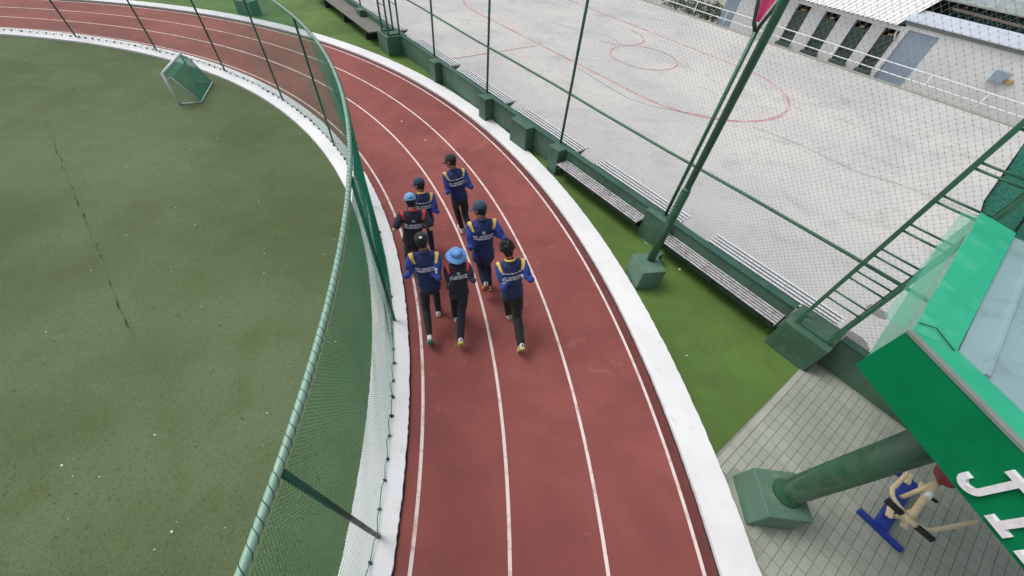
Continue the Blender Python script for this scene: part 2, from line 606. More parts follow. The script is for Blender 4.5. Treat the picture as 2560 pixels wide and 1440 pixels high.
def kerb_ring(mb, r0, r1, a0, a1, z0, z1, step, jit):
    n_ = int((a1 - a0) / step)
    V, F = [], []
    for i in range(n_ + 1):
        a_ = a0 + (a1 - a0) * i / n_
        p0 = r0 + random.uniform(-jit, jit) * .5
        p1 = r1 + random.uniform(-jit, jit)
        V += [PL(p0, a_, z0), PL(p0, a_, z1), PL(p1, a_, z1), PL(p1, a_, z0)]
    for i in range(n_):
        o = 4 * i
        for q in range(3):
            F.append((o + q, o + q + 1, o + 4 + q + 1, o + 4 + q))
    return mb.add(V, F)

# ================================================================== SETTING
mb = MB().add([(-400, -400, -.72), (400, -400, -.72), (400, 400, -.72), (-400, 400, -.72)], [(0, 1, 2, 3)])
struct(obj('ground', mb, M['earth']))
mb = MB()
n_ = 120
mb.add([PL(12.86, 360 * i / n_, -.004) for i in range(n_)], [tuple(range(n_))])
struct(obj('turf_field', mb, M['turf']))
mb = MB()
ring(mb, 13.2, 16.5, -40, 200, 0.0, 1.0)
struct(obj('running_track', mb, M['track']))
mb = MB()
ring(mb, 16.5, 16.72, -40, 200, 0.0, 1.0)
struct(obj('track_edge', mb, M['track_edge']))
for r_ in (13.501, 14.488, 15.488, 16.50):
    mb = MB()
    ring(mb, r_ - .020, r_ + .020, -40, 200, 0.004, .8)
    struct(obj('lane_line', mb, M['lane']))
mb = kerb_ring(MB(), 12.83, 13.33, -40, 200, -.05, .045, .22, .007)
struct(obj('inner_kerb', mb, M['kerb']))
mb = kerb_ring(MB(), 16.66, 17.085, -40, 200, -.05, .05, .22, .006)
struct(obj('outer_kerb', mb, M['kerb']))
mb = MB()
ring(mb, 16.640, 16.672, -40, 200, .004, .3, .008, 0)
ring(mb, 13.322, 13.344, -40, 200, .004, .3, 0, .008)
o = obj('kerb_edge_dirt', mb, M['dirt'])
o['kind'] = 'stuff'
o['label'] = 'thin dark dirt line where the kerbs meet the track'
# green painted strip between the kerb and the wall
mb = MB()
V, F = [], []
N_ = 90
for i in range(N_ + 1):
    t = i / N_
    a_ = 9.85 + (150 - 9.85) * t
    p = PL(17.0, a_, 0.006)
    # matching point on the wall line
    ca = math.cos(R_(a_)) * ND.x + math.sin(R_(a_)) * ND.y
    s_of = .64 - 14.6 * min(1, i / 40) - (60 * max(0, (i - 40) / 50))
    q = W(s_of, 5.80, 0.006)
    V += [p, q]
for i in range(N_):
    F.append((2 * i, 2 * i + 1, 2 * i + 3, 2 * i + 2))
mb.add(V, F)
struct(obj('green_painted_ground', mb, M['green_ground']))
# court slab with its lower passage beyond
mb = MB()
wbox(mb, -60, 30, 5.863, 21.5, -.72, 0.0)
court = struct(obj('court', mb, M['court']))
mb = MB()
wbox(mb, -60, 30, 21.5, 21.64, -.72, .05)
struct(obj('court_kerb', mb, M['concrete']))
mb = MB().add([W(-60, 21.64, -.70), W(30, 21.64, -.70), W(30, 40, -.70), W(-60, 40, -.70)], [(0, 1, 2, 3)])
struct(obj('passage', mb, M['concrete']))

def ribbon(pts, w, z_, closed=False):
    mb = MB()
    n_ = len(pts)
    V, F = [], []
    for i, p in enumerate(pts):
        a_ = Vector(pts[(i - 1) % n_] if closed or i else pts[0])
        b_ = Vector(pts[(i + 1) % n_] if closed or i < n_ - 1 else pts[-1])
        t = (b_ - a_).normalized()
        x = Vector((-t.y, t.x))
        for sg in (-1, 1):
            q = Vector(p) + x * w / 2 * sg
            V.append(W(q.x, q.y, z_))
    for i in range(n_ if closed else n_ - 1):
        j = (i + 1) % n_
        F.append((2 * i, 2 * i + 1, 2 * j + 1, 2 * j))
    return mb.add(V, F)
stad = []
for i in range(33):
    t = -math.pi / 2 + math.pi * i / 32
    stad.append((-7.2 + 3.03 * math.cos(t), 14.03 + 3.03 * math.sin(t)))
for i in range(10):
    stad.append((-7.2 - 10 * (i + 1) / 11, 17.06))
for i in range(33):
    t = math.pi / 2 + math.pi * i / 32
    stad.append((-17.2 + 3.03 * math.cos(t), 14.03 + 3.03 * math.sin(t)))
for i in range(10):
    stad.append((-17.2 + 10 * (i + 1) / 11, 11.0))
struct(obj('court_line', ribbon(stad, .10, .004, True), M['court_line']))
struct(obj('court_line', ribbon([(-9.72 + 1.3 * math.cos(2 * math.pi * i / 40), 14.02 + 1.3 * math.sin(2 * math.pi * i / 40)) for i in range(40)], .05, .008, True), M['court_line']))
struct(obj('court_line', ribbon([(-12.2 + 1.3 * math.cos(-1.3 + 3.0 * i / 20), 15.0 + 1.3 * math.sin(-1.3 + 3.0 * i / 20)) for i in range(21)], .05, .008), M['court_line']))
struct(obj('court_line', ribbon([(-12.38, 6.6 + i * .7) for i in range(7)], .05, .008), M['court_line']))
def wobble(pts, sub=6, amp=.05):
    o = []
    for i in range(len(pts) - 1):
        for k_ in range(sub):
            t = k_ / sub
            o.append((pts[i][0] * (1 - t) + pts[i + 1][0] * t + random.uniform(-amp, amp), pts[i][1] * (1 - t) + pts[i + 1][1] * t + random.uniform(-amp, amp)))
    return o + [pts[-1]]
for pts in ([(-9.9, 10.7), (-8.61, 10.56), (-7.47, 10.44), (-6.52, 10.73), (-5.71, 11.44), (-4.6, 12.4)],
            [(-4.2, 12.5), (-2.87, 12.78), (-1.97, 12.76), (-1.33, 12.71), (-.34, 13.18), (1.5, 13.4)],
            [(-14.6, 13.4), (-13.2, 13.8), (-12.3, 14.6), (-11.2, 14.4)], [(-16.5, 18.2), (-14.5, 18.6), (-13.2, 20.2)]):
    struct(obj('court_crack', ribbon(wobble(pts, 6, .03), .013, .012), M['crack']))
# round damp stains of old post sockets beside the near bench
for s_, n2, r_ in ((.92, 6.72, .21), (1.05, 6.2, .17), (.9, 7.75, .17)):
    mb = MB()
    P = [W(s_ + r_ * (1 + random.uniform(-.12, .12)) * math.cos(2 * math.pi * i / 22), n2 + r_ * .8 * (1 + random.uniform(-.12, .12)) * math.sin(2 * math.pi * i / 22), .006) for i in range(22)]
    mb.add(P, [tuple(range(22))])
    struct(obj('court_stain', mb, M['stain'] if 'stain' in M else M.setdefault('stain', paint('damp_stain', rgb(128, 126, 124), .6, .12, 4))))

# pavement: grout bed with separate pavers laid along the wall frame
mb = MB()
P = [W(.40, 5.78, .0), W(.40, 3.3, .0)] + [PL(17.0, 10.4 - i * 1.0, .0) for i in range(45)] + [W(14, -9, .0), W(14, 5.78, .0)]
mb.add(P, [tuple(range(len(P)))])
pav = struct(obj('pavement', mb, M['grout']))
mb = MB()
wbox(mb, .635, .712, 3.10, 5.40, 0, .020)
obj('edge_strip', mb, M['concrete'], pav)
cells = []
TS, TN = .0962, .172
for i in range(44):
    for j in range(-12, 34):
        s0, n0 = .716 + i * TS, j * TN
        if n0 + TN > 5.72:
            continue
        c_ = W(s0 + TS / 2, n0 + TN / 2)
        rr = math.hypot(c_.x - CX, c_.y - CY)
        if rr < 17.16 or (2.90 < c_.x < 3.52 and .92 < c_.y < 1.52):
            continue
        d_ = c_ - Vector((0, 0, CAM_H))
        zc = d_.dot(cf)
        if zc < .5:
            continue
        px, py = 512 + 369.55 * d_.dot(cr) / zc, 288 + 369.55 * d_.dot(cd) / zc
        vis = -6 < px < 1030 and -6 < py < 582
        # rows nearest the canopy are hidden beneath it: they join the rest
        hid = c_.x > 4.05 and c_.y < 3.0 and (px - 856) * (576 - 364) - (py - 364) * (1024 - 856) > 0
        if not vis and zc > 6.5:
            continue
        cells.append((0 if (vis and not hid) else 1, d_.length, s0, n0))
cells.sort()
def paver_mb(mb, s0, n0):
    g = .0022
    dz = random.uniform(-.0015, .0015)
    return wbox(mb, s0 + g, s0 + TS - g, n0 + g, n0 + TN - g, 0.001, .011 + dz)
pm = MB()
pm.hexa([(-TS / 2 + .0022, -TN / 2 + .0022, .001), (TS / 2 - .0022, -TN / 2 + .0022, .001), (TS / 2 - .0022, TN / 2 - .0022, .001), (-TS / 2 + .0022, TN / 2 - .0022, .001),
         (-TS / 2 + .0034, -TN / 2 + .0034, .011), (TS / 2 - .0034, -TN / 2 + .0034, .011), (TS / 2 - .0034, TN / 2 - .0034, .011), (-TS / 2 + .0034, TN / 2 - .0034, .011)])
paver_me = pm.mesh('paver', M['paver'])
rest = MB()
for q, (h_, dd, s0, n0) in enumerate(cells):
    if q < 300:
        o = link('paver', paver_me, pav)
        o.location = W(s0 + TS / 2, n0 + TN / 2, random.uniform(-.0012, .0012))
        o.rotation_euler = (random.uniform(-.006, .006), random.uniform(-.006, .006), WA + random.uniform(-.01, .01))
    else:
        paver_mb(rest, s0, n0)
obj('paver_field', rest, M['paver'], pav, kind='stuff')

# ================================================================== WALL
wall = thing('boundary_wall', 'low dark green painted wall with pilasters between green ground and grey court', 'wall', W(-5, 5.8))
mb = MB()
wbox(mb, -34, .02, 5.74, 5.86, -.02, .545)
obj('wall_panel', mb, M['wall'], wall)
mb = MB()
wbox(mb, .70, 7.0, 5.74, 5.86, -.02, .545)
obj('wall_panel', mb, M['wall'], wall)
mb = MB()
wbox(mb, -34, .02, 5.725, 5.872, .545, .575)
obj('coping', mb, M['coping'], wall, bevel=.006)
mb = MB()
wbox(mb, .70, 7.0, 5.725, 5.872, .545, .575)
obj('coping', mb, M['coping'], wall, bevel=.006)
# pilasters: (s centre, width, front n)
for s_, w_, nf in ((-10.88, .30, 5.53), (-8.18, .30, 5.50), (-6.62, .62, 5.50), (-5.34, .30, 5.50), (-2.55, .50, 5.60), (-16.4, .34, 5.50)):
    mb = MB()
    wbox(mb, s_ - w_ / 2, s_ + w_ / 2, nf, 5.738, -.02, .56)
    p_ = obj('pilaster', mb, M['wall'], wall, bevel=.012)
    keep(p_, wall)
    mb = MB()
    wbox(mb, s_ - w_ / 2 - .012, s_ + w_ / 2 + .012, nf - .012, 5.712, .562, .60)
    obj('cap', mb, M['wall'], p_, bevel=.01)
mb = MB()
wbox(mb, -2.22, -2.02, 5.16, 5.36, 0, .22)
tag(obj('junction_box', mb, M['wall'], None, bevel=.012), 'small green box on the ground behind the foot of the tall pole', 'box')

# ================================================================== COURT FENCE
fence = thing('court_fence', 'tall green pipe fence with chain link mesh standing on the green wall', 'fence', W(-5, 5.85))
FT = 4.7
for s_ in (-5.48, -8.43, -11.25, -16.9, -19.8, -22.7, -25.6):
    mb = MB().tube([W(s_, 5.82, .57), W(s_, 5.82, FT)], .028, 10)
    obj('post', mb, M['steel'], fence, True)
for z_ in (1.62, FT - .05):
    mb = MB().tube([W(-30 + i * 1.5, 5.82, z_ + .012 * math.sin(i * 1.7)) for i in range(26)], .024, 8)
    obj('rail', mb, M['steel'], fence, True)
mb = MB()
PW = .072
s_a, s_b, z_a, z_b = -27.0, 7.0, .60, 4.64
H_ = z_b - z_a
def wire(a_, b_, r_=.0008):
    a_, b_ = Vector(a_), Vector(b_)
    d_ = (b_ - a_).normalized()
    x = d_.cross(ND).normalized()
    y = ND
    P = [p + x * r_ * math.cos(t) + y * r_ * math.sin(t) for p in (a_, b_) for t in (0, 2.094, 4.189)]
    mb.add(P, [(0, 1, 4, 3), (1, 2, 5, 4), (2, 0, 3, 5)])
i = 0
while s_a + i * PW < s_b + H_:
    s0 = s_a + i * PW
    for sg in (1, -1):
        t0, t1 = 0.0, 1.0
        lo, hi = (s0, s0 + sg * H_)
        a_, b_ = W(lo, 5.858 + .002 * sg, z_a), W(hi, 5.858 + .002 * sg, z_b)
        if min(lo, hi) < s_b and max(lo, hi) > s_a:
            wire(a_, b_)
    i += 1
obj('chain_link_mesh', mb, M['wire'], fence, kind='stuff')
mb = MB()
# twisted knots where the wires cross (nearer stretch only)
for i in range(int((s_a + 17 - s_a) / PW), int((3.0 - s_a) / PW)):
    for j in range(int(H_ / (PW / 2))):
        s0 = s_a + i * PW + (PW / 2 if j % 2 else 0)
        c_ = W(s0, 5.858, z_a + j * PW / 2)
        r_ = .0044
        mb.add([c_ + SD * r_, c_ - SD * r_, c_ + UP * r_ * 1.3, c_ - UP * r_ * 1.3, c_ + ND * r_, c_ - ND * r_],
               [(0, 2, 4), (2, 1, 4), (1, 3, 4), (3, 0, 4), (2, 0, 5), (1, 2, 5), (3, 1, 5), (0, 3, 5)])
obj('wire_knots', mb, M['knot'], fence, kind='stuff')

# ================================================================== BENCHES
def slat_bench(name, label, L, depth, hz, group, m_, flip):
    """bench bolted to the wall, slats along local x, wall at local y = 0, seat towards -y (or +y when flip)"""
    sg = 1 if flip else -1
    t = thing(name, label, 'bench', (0, 0, 0), group)
    n_ = 5
    pw = depth / n_
    for q in range(n_):
        mb = MB()
        y0 = sg * (pw * (q + .5))
        mb.box((0, y0, hz - .012), (1, 0, 0), (0, 1, 0), (0, 0, 1), L / 2, pw * .275, .009)
        obj('slat', mb, m_, t, bevel=.004)
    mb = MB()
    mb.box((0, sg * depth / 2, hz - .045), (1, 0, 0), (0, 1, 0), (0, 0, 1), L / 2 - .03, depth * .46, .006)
    obj('gap_shade_plate', mb, M['under'], t)  # added dark plate, stands in for shade in the slat gaps
    for x_ in (-L / 2 + .06, 0, L / 2 - .06):
        mb = MB()
        mb.prism([(x_ - .02, 0, hz - .052), (x_ - .02, sg * depth * .97, hz - .052), (x_ - .02, sg * depth * .97, hz - .085), (x_ - .02, sg * .02, hz - .30), (x_ - .02, 0, hz - .30)][::1], (.04, 0, 0))
        obj('bracket', mb, M['bench_dark'], t)
    for x_ in (-L / 2 - .006, L / 2 + .006):
        mb = MB()
        mb.box((x_, sg * depth / 2, hz - .018), (1, 0, 0), (0, 1, 0), (0, 0, 1), .005, depth / 2, .02)
        obj('end_cap', mb, m_, t)
    return t
GC = 'silver slatted benches on the court side of the green wall'
cb = slat_bench('slatted_bench', 'silver slatted bench on the court side, ending under the green ladder mast', 2.28, .46, .46, GC, M['alu'], True)
spots = [(-1.71, .57, None), (-4.58, -2.30, 'silver slatted bench on the court side, right behind the tall pole with the pink banner'),
         (-7.43, -5.2, 'silver slatted bench on the court side, behind the wide third pilaster'),
         (-10.2, -7.95, 'silver slatted bench on the court side, beside the pilaster where the red line ends'),
         (-13.0, -10.75, 'silver slatted bench on the court side, just right of the far lattice mast'),
         (-16.6, -14.2, 'silver slatted bench on the court side, left behind the far lattice mast')]
for q, (a_, b_, lab) in enumerate(spots):
    loc = W((a_ + b_) / 2, 5.965)
    if q == 0:
        cb.location = loc
        cb.rotation_euler = (0, 0, WA)
    else:
        dup(cb, loc, lab, GC, (0, 0, WA))
GT = 'worn slatted benches on the track side of the green wall'
tb = slat_bench('slatted_bench', 'worn slatted bench on the track side, between the ladder mast plinth and the tall pole', 2.26, .33, .37, GT, M['alu_worn'], False)
tb.location = W(-1.15, 5.738)
tb.rotation_euler = (0, 0, WA)
dup(tb, W(-3.95, 5.738), 'worn slatted bench on the track side, left of the tall pole under the fifth pilaster', GT, (0, 0, WA))
fb = thing('long_bench', 'long brown topped bench with dark legs left of the far lattice mast', 'bench', W(-16.6, 5.3))
mb = MB()
wbox(mb, -20.6, -14.55, 5.12, 5.735, .36, .40)
obj('seat', mb, M['bench_seat'] if 'bench_seat' in M else M.setdefault('bench_seat', paint('dusty_brown_seat', rgb(112, 112, 104), .8, .15, 2)), fb, bevel=.008)
for s_ in (-15.2, -17.3, -19.4):
    mb = MB()
    wbox(mb, s_ - .06, s_ + .06, 5.2, 5.7, 0, .358)
    obj('leg', mb, M['bench_dark'], fb)

# ================================================================== TALL POLE, BANNER, MASTS
pole = thing('tall_pole', 'tall dark green stepped pole on a square concrete plinth by the kerb', 'pole', (2.24, 4.60, 0))
pa = R_(15.5)
pc = Vector((2.235, 4.585, 0))
pxv, pyv = Vector((math.cos(pa), math.sin(pa), 0)), Vector((-math.sin(pa), math.cos(pa), 0))
mb = MB().box(pc + UP * .21, pxv, pyv, UP, .21, .232, .21)
obj('plinth', mb, M['wall_light'] if 'wall_light' in M else M.setdefault('wall_light', paint('plinth_grey_green_paint', rgb(84, 116, 98), .6, .12, 1.5, rgb(120, 138, 124), .4)), pole, bevel=.012)
pb = Vector((2.27, 4.66, .42))
mb = MB().tube([pb, pb + UP * 1.34, pb + UP * 1.37], [.064, .064, .06], 16)
obj('lower_shaft', mb, M['steel'], pole, True)
mb = MB().tube([pb + UP * 1.36, pb + UP * 1.42], [.062, .050], 16)
obj('collar', mb, M['steel'], pole, True)
mb = MB().tube([pb + UP * 1.40, pb + UP * 6.4], .047, 16)
obj('upper_shaft', mb, M['steel'], pole, True)

# banner stand: twin arms rising from the fence post, holding a pink pennant
bn = thing('pennant_stand', 'forked green pole top carrying a pink pennant beside the tall pole', 'banner', W(-2.52, 5.79, .58))
mb = MB().tube([W(-2.52, 5.82, .57), W(-2.52, 5.82, 3.46)], .030, 10)
obj('shaft', mb, M['steel'], bn, True)
for s1, s2, z2 in ((-2.62, -2.86, 4.3), (-2.50, -2.26, 4.3)):
    mb = MB().tube([W(-2.52, 5.82, 3.44), W(-2.52 + (s1 + 2.52) * .8, 5.82, 3.55), W(s2, 5.82, z2)], .024, 8)
    obj('arm', mb, M['steel_dark'], bn, True)
mb = MB()
g_ = []
for i in range(9):
    for j in range(9):
        t = i / 8
        w_ = -1 + 2 * j / 8
        zz = 3.56 + .72 * t
        half = .012 + (zz - 3.52) * .27
        g_.append(W(-2.555 + w_ * half, 5.81 + .008 * math.sin(3 * w_ + 4 * t), zz))
F = [(i * 9 + j, i * 9 + j + 1, (i + 1) * 9 + j + 1, (i + 1) * 9 + j) for i in range(8) for j in range(8)]
n0 = len(g_)
g2 = [p - ND * .004 for p in g_]
mb.add(g_ + g2, F + [tuple(q + n0 for q in reversed(f)) for f in F])
obj('pennant', mb, M['pink'], bn, True)

def mast(name, label, s0, s1, n0, n1, zb, zt, rung_z, plinth, mtl, r_=.02):
    t = thing(name, label, 'mast', W((s0 + s1) / 2, (n0 + n1) / 2))
    mb = MB()
    wbox(mb, *plinth)
    obj('plinth', mb, M['wall'], t, bevel=.014)
    for a_ in (s0, s1):
        for b_ in (n0, n1):
            mb = MB().bar(W(a_, b_, zb), W(a_, b_, zt), r_ * 2, r_ * 2, SD)
            obj('leg', mb, mtl, t)
    for z_ in rung_z:
        for b_ in (n0, n1):
            mb = MB().tube([W(s0, b_, z_), W(s1, b_, z_)], r_ * .55, 6)
            obj('rung', mb, mtl, t, True)
    for a_ in (s0, s1):
        mb = MB().bar(W(a_, n0, zb + .02), W(a_, n1, zb + .02), r_ * 1.6, r_ * 1.6)
        obj('foot_bar', mb, mtl, t)
    mb = MB().bar(W(s0, n0, zb + .02), W(s1, n0, zb + .02), r_ * 1.4, r_ * 1.4)
    obj('foot_bar', mb, mtl, t)
    return t
mast('lattice_mast', 'green lattice mast of legs and rungs on the near wall plinth beside the canopy', .15, .60, 5.50, 5.72, .56, 5.6,
     [1.16 + .385 * q for q in range(11)], (.045, .685, 5.365, 5.96, -.02, .56), M['steel'], .022)
mast('lattice_mast', 'dark green lattice mast on the far wall plinth at the top of the picture', -13.95, -13.45, 5.36, 5.74, .56, 5.8,
     [1.35 + .42 * q for q in range(9)], (-14.12, -13.45 + .1, 5.24, 5.95, -.02, .56), M['net_post'], .022)

# far pedestal behind the net, twin of the pole plinth
fp = thing('tall_pole', 'tall pole on a grey green plinth seen through the net at the top left', 'pole', PL(17.62, 80.4))
fc = PL(17.62, 80.4)
fx = Vector((math.cos(R_(80.4)), math.sin(R_(80.4)), 0))
fy = Vector((-fx.y, fx.x, 0))
mb = MB().box(fc + UP * .21, fx, fy, UP, .23, .33, .21)
obj('plinth', mb, M['wall_light'], fp, bevel=.012)
mb = MB().tube([fc + UP * .42, fc + UP * 6.2], .05, 12)
obj('shaft', mb, M['steel'], fp, True)

# ================================================================== NET FENCE ROUND THE TURF
nf = thing('net_fence', 'curved green net fence with pale top rail along the inner white kerb', 'fence', PL(13.12, 30))
NR = 13.12
PA = [-16.2, -4.3, 7.6, 19.45, 31.7, 43.25, 55.25, 66.7, 78.3, 90.0, 101.7, 113.4]
for a_ in PA:
    mb = MB().tube([PL(NR + .03, a_, .0), PL(NR - .01, a_, 2.47)], .022, 10)
    obj('post', mb, M['net_post'], nf, True)
mb = MB().tube([PL(NR - .02, a_ * .5, 2.49) for a_ in range(-40, 236)], .0245, 12)
obj('top_rail', mb, M['rail'], nf, True)
# cord wound round the rail
pts = []
turns = int((66 + 8) / .56)
mb = MB()
for st in (0, .5):
    pts = []
    for i in range(turns * 10):
        f = i / 10
        a_ = -8 + (f + st) * .56 + .04 * math.sin(f * 2.3)
        p = PL(NR - .02, a_, 2.49)
        er = Vector((math.cos(R_(a_)), math.sin(R_(a_)), 0))
        t = 2 * math.pi * f
        pts.append(p + (er * math.cos(t) + UP * math.sin(t)) * .0258)
    mb.tube(pts, .0021, 4)
obj('lashing_cord', mb, M['rope'], nf, kind='stuff')
# netting: crossing cords, hung with a slight billow
mb = MB()
def net_r(a_, z_):
    """radius of the hanging net"""
    pf = 0.0
    t = (z_ - .03) / 2.44
    bil = math.sin(math.pi * min(1, max(0, t))) * (.035 * noise.noise(Vector((a_ * .12, z_ * .7, 3.3))) + .012 * noise.noise(Vector((a_ * .7, z_ * 2, 8.8))))
    return NR + .012 + bil
NA0, NA1, NP = -14.0, 112.0, .024
dA = math.degrees(NP / NR)
nn_ = int((NA1 - NA0) / dA)
SEG = 6
lean = math.degrees(1.15 / NR)
rr_ = .0019
for i in range(-int(lean / dA), nn_ + int(lean / dA)):
    for sg in (1, -1):
        a0 = NA0 + i * dA
        far = a0 > 60
        if a0 > 36 and i % 2 or a0 > 60 and i % 4:
            continue
        rw = rr_ * (1.7 if far else 1.15 if a0 > 36 else 1.0)
        P = []
        for q in range(SEG + 1):
            z_ = .03 + 2.44 * q / SEG
            a_ = a0 + sg * lean * q / SEG
            P.append((a_, z_))
        if P[-1][0] < NA0 or P[-1][0] > NA1 or a0 < NA0 or a0 > NA1:
            continue
        o = len(mb.v)
        for a_, z_ in P:
            r0 = net_r(a_, z_)
            er = (math.cos(R_(a_)), math.sin(R_(a_)))
            x0, y0 = CX + r0 * er[0], CY + r0 * er[1]
            mb.v += [(x0 + er[0] * rw, y0 + er[1] * rw, z_), (x0 - er[1] * rw, y0 + er[0] * rw, z_), (x0 + er[1] * rw, y0 - er[0] * rw, z_)]
        for q in range(SEG):
            b_ = o + 3 * q
            mb.f += [(b_, b_ + 1, b_ + 4, b_ + 3), (b_ + 1, b_ + 2, b_ + 5, b_ + 4), (b_ + 2, b_, b_ + 3, b_ + 5)]
            mb.mi += [0, 0, 0]
obj('netting', mb, M['net'], nf, kind='stuff')
# bottom hem cord zig-zagging between tie rings on the kerb
pts = []
a_ = -12.0
k_ = 0
ties = []
while a_ < 110:
    pts.append(PL(NR - .005 + random.uniform(-.01, .01), a_, .10 + random.uniform(-.015, .03)))
    b_ = a_ + random.uniform(.25, .4)
    rp = PL(NR - .005 + random.uniform(-.012, .02), b_, .062)
    pts.append(rp)
    ties.append((rp, b_))
    a_ = b_ + random.uniform(.55, .85)
mb = MB().tube(pts, .0045, 5)
obj('hem_cord', mb, M['net_dark'], nf, kind='stuff')
tm = MB()
tm.tube([(.021 * math.cos(t * math.pi / 5), 0, .021 * math.sin(t * math.pi / 5)) for t in range(10)], .0075, 6, closed=True)
tm.lathe((0, 0, -.012), [(.001, -.016), (.017, -.008), (.018, .006), (.002, .015)], 8)
tie_me = tm.mesh('tie_ring', M['net_dark'], True)
o0 = parent_origin(nf)
for rp, b_ in ties:
    o = link('tie_ring', tie_me, nf)
    o.location = rp - o0
    o.scale = (random.uniform(.6, 1.1),) * 3
    o.rotation_euler = (random.uniform(-.5, .5), random.uniform(-.3, .3), R_(b_) + random.uniform(-.6, .6))

# ================================================================== SMALL GOAL
gl = thing('small_goal', 'small white football goal with green net standing at the edge of the turf', 'goal', (-8.75, 9.3, 0))
gr, gL = Vector((-8.74, 8.66, 0)), Vector((-9.17, 9.90, 0))
br, bL = Vector((-8.33, 8.86, .02)), Vector((-8.78, 10.04, .02))
GH = .70
tr_, tl_ = gr + UP * GH, gL + UP * GH
for a_, b_, nm in ((gr, tr_, 'post'), (gL, tl_, 'post'), (tr_, tl_, 'crossbar')):
    obj(nm, MB().tube([a_, b_], .03, 12), M['pipe'], gl, True)
bk = (br - gr).normalized()
for g_, b_ in ((gr, br), (gL, bL)):
    q0 = g_ + UP * (GH - .10)
    q1 = q0 + Vector((bk.x, bk.y, 0)) * .14
    obj('side_brace', MB().tube([q0, q1, b_], .014, 8), M['pipe'], gl, True)
    obj('ground_bar', MB().tube([g_ + UP * .02, b_], .014, 8), M['pipe'], gl, True)
obj('ground_bar', MB().tube([br, bL], .014, 8), M['pipe'], gl, True)
mb = MB()
def cord(a_, b_, r_=.0022):
    a_, b_ = Vector(a_), Vector(b_)
    d_ = (b_ - a_).normalized()
    x = d_.orthogonal().normalized()
    y = d_.cross(x)
    P = [p + (x * math.cos(t) + y * math.sin(t)) * r_ for p in (a_, b_) for t in (0, 2.094, 4.189)]
    mb.add(P, [(0, 1, 4, 3), (1, 2, 5, 4), (2, 0, 3, 5)])
def patch(A, B, C_, D, nu, nv, r_=.0022):
    for i in range(nu + 1):
        t = i / nu
        cord(A.lerp(B, t), D.lerp(C_, t), r_)
    for j in range(nv + 1):
        t = j / nv
        cord(A.lerp(D, t), B.lerp(C_, t), r_)
hr, hl = tr_ - UP * .10 + Vector((bk.x, bk.y, 0)) * .14, tl_ - UP * .10 + Vector((bk.x, bk.y, 0)) * .14
patch(tr_, tl_, hl, hr, 80, 12, .0028)
patch(hr, hl, bL, br, 80, 44, .0028)
for t_, h_, b_, g_ in ((tr_, hr, br, gr), (tl_, hl, bL, gL)):
    patch(t_, h_, b_, g_, 14, 20, .0016)
obj('goal_net', mb, M['goal_net'], gl, kind='stuff')

sw = []
for a_, b_ in zip([(-11.76, 8.04), (-9.85, 6.41), (-8.01, 4.83), (-6.99, 3.98), (-5.7, 2.85)], [(-9.85, 6.41), (-8.01, 4.83), (-6.99, 3.98), (-5.7, 2.85), (-4.9, 2.2)]):
    for q in range(14):
        t = q / 14
        sw.append(Vector((a_[0] * (1 - t) + b_[0] * t + random.uniform(-.012, .012), a_[1] * (1 - t) + b_[1] * t + random.uniform(-.012, .012), 0.0)))
mb = MB()
V = []
for i, p in enumerate(sw):
    w_ = .004 + .012 * abs(noise.noise(p * 1.3))
    V += [p + Vector((.66, .75, 0)) * w_, p - Vector((.66, .75, 0)) * w_]
mb.add(V, [(2 * i, 2 * i + 1, 2 * i + 3, 2 * i + 2) for i in range(len(sw) - 1)])
o = struct(obj('turf_joint', mb, M['joint']))
# turf seam: scattered dark worn patches along the joint of two carpets
mb = MB()
sp = [(-11.76, 8.04), (-9.85, 6.41), (-8.01, 4.83), (-6.99, 3.98), (-5.7, 2.85), (-5.18, 2.43)]
for i in range(len(sp) - 1):
    for q in range(26):
        if random.random() < (.93 if i < 1 else .72 if i != 1 else .6):
            continue
        t = (q + random.random()) / 26
        x_ = sp[i][0] * (1 - t) + sp[i + 1][0] * t + random.uniform(-.02, .02)
        y_ = sp[i][1] * (1 - t) + sp[i + 1][1] * t + random.uniform(-.02, .02)
        L_, w_ = random.uniform(.02, .10), random.uniform(.004, .013)
        th = R_(-41) + random.uniform(-.3, .3)
        P = []
        for j in range(7):
            u_ = 2 * math.pi * j / 7
            a_, b_ = L_ * math.cos(u_) * random.uniform(.6, 1), w_ * math.sin(u_) * random.uniform(.6, 1.2)
            P.append((x_ + a_ * math.cos(th) - b_ * math.sin(th), y_ + a_ * math.sin(th) + b_ * math.cos(th), 0.004))
        mb.add(P, [tuple(range(7))])
o = obj('turf_seam', mb, M['scuff'])
o['kind'] = 'stuff'
o['label'] = 'broken dark seam line across the turf'

# litter
def scrap(x_, y_, z_, r_, label, m_):
    mb = MB()
    n_ = 6
    top = []
    for j in range(n_):
        t = 2 * math.pi * j / n_
        q = r_ * random.uniform(.55, 1.1)
        top.append((x_ + q * math.cos(t), y_ + q * math.sin(t), z_ + random.uniform(0, r_ * .5)))
    mb.prism(top, (0, 0, .003))
    tag(obj('litter_scrap', mb, m_), label, 'litter', 'scraps of litter on the ground')
scrap(2.985, 4.925, .014, .034, 'crumpled white paper scrap on the green ground right of the pole plinth', M['litter'])
scrap(3.18, 5.0, .01, .014, 'tiny orange scrap beside the white paper on the green ground', M['litter_orange'])
scrap(2.46, 5.56, .01, .014, 'tiny white scrap in front of the fifth pilaster', M['litter'])
scrap(2.72, 3.10, .01, .012, 'small pale scrap alone on the green ground near the right bend of kerb', M['litter'])
scrap(-3.33, 9.15, .01, .03, 'pale leaf scrap on the red track farthest from the runners', M['litter'])
scrap(-2.53, 8.36, .01, .03, 'pale scrap on the red track ahead of the runner in the black flat cap', M['litter'])
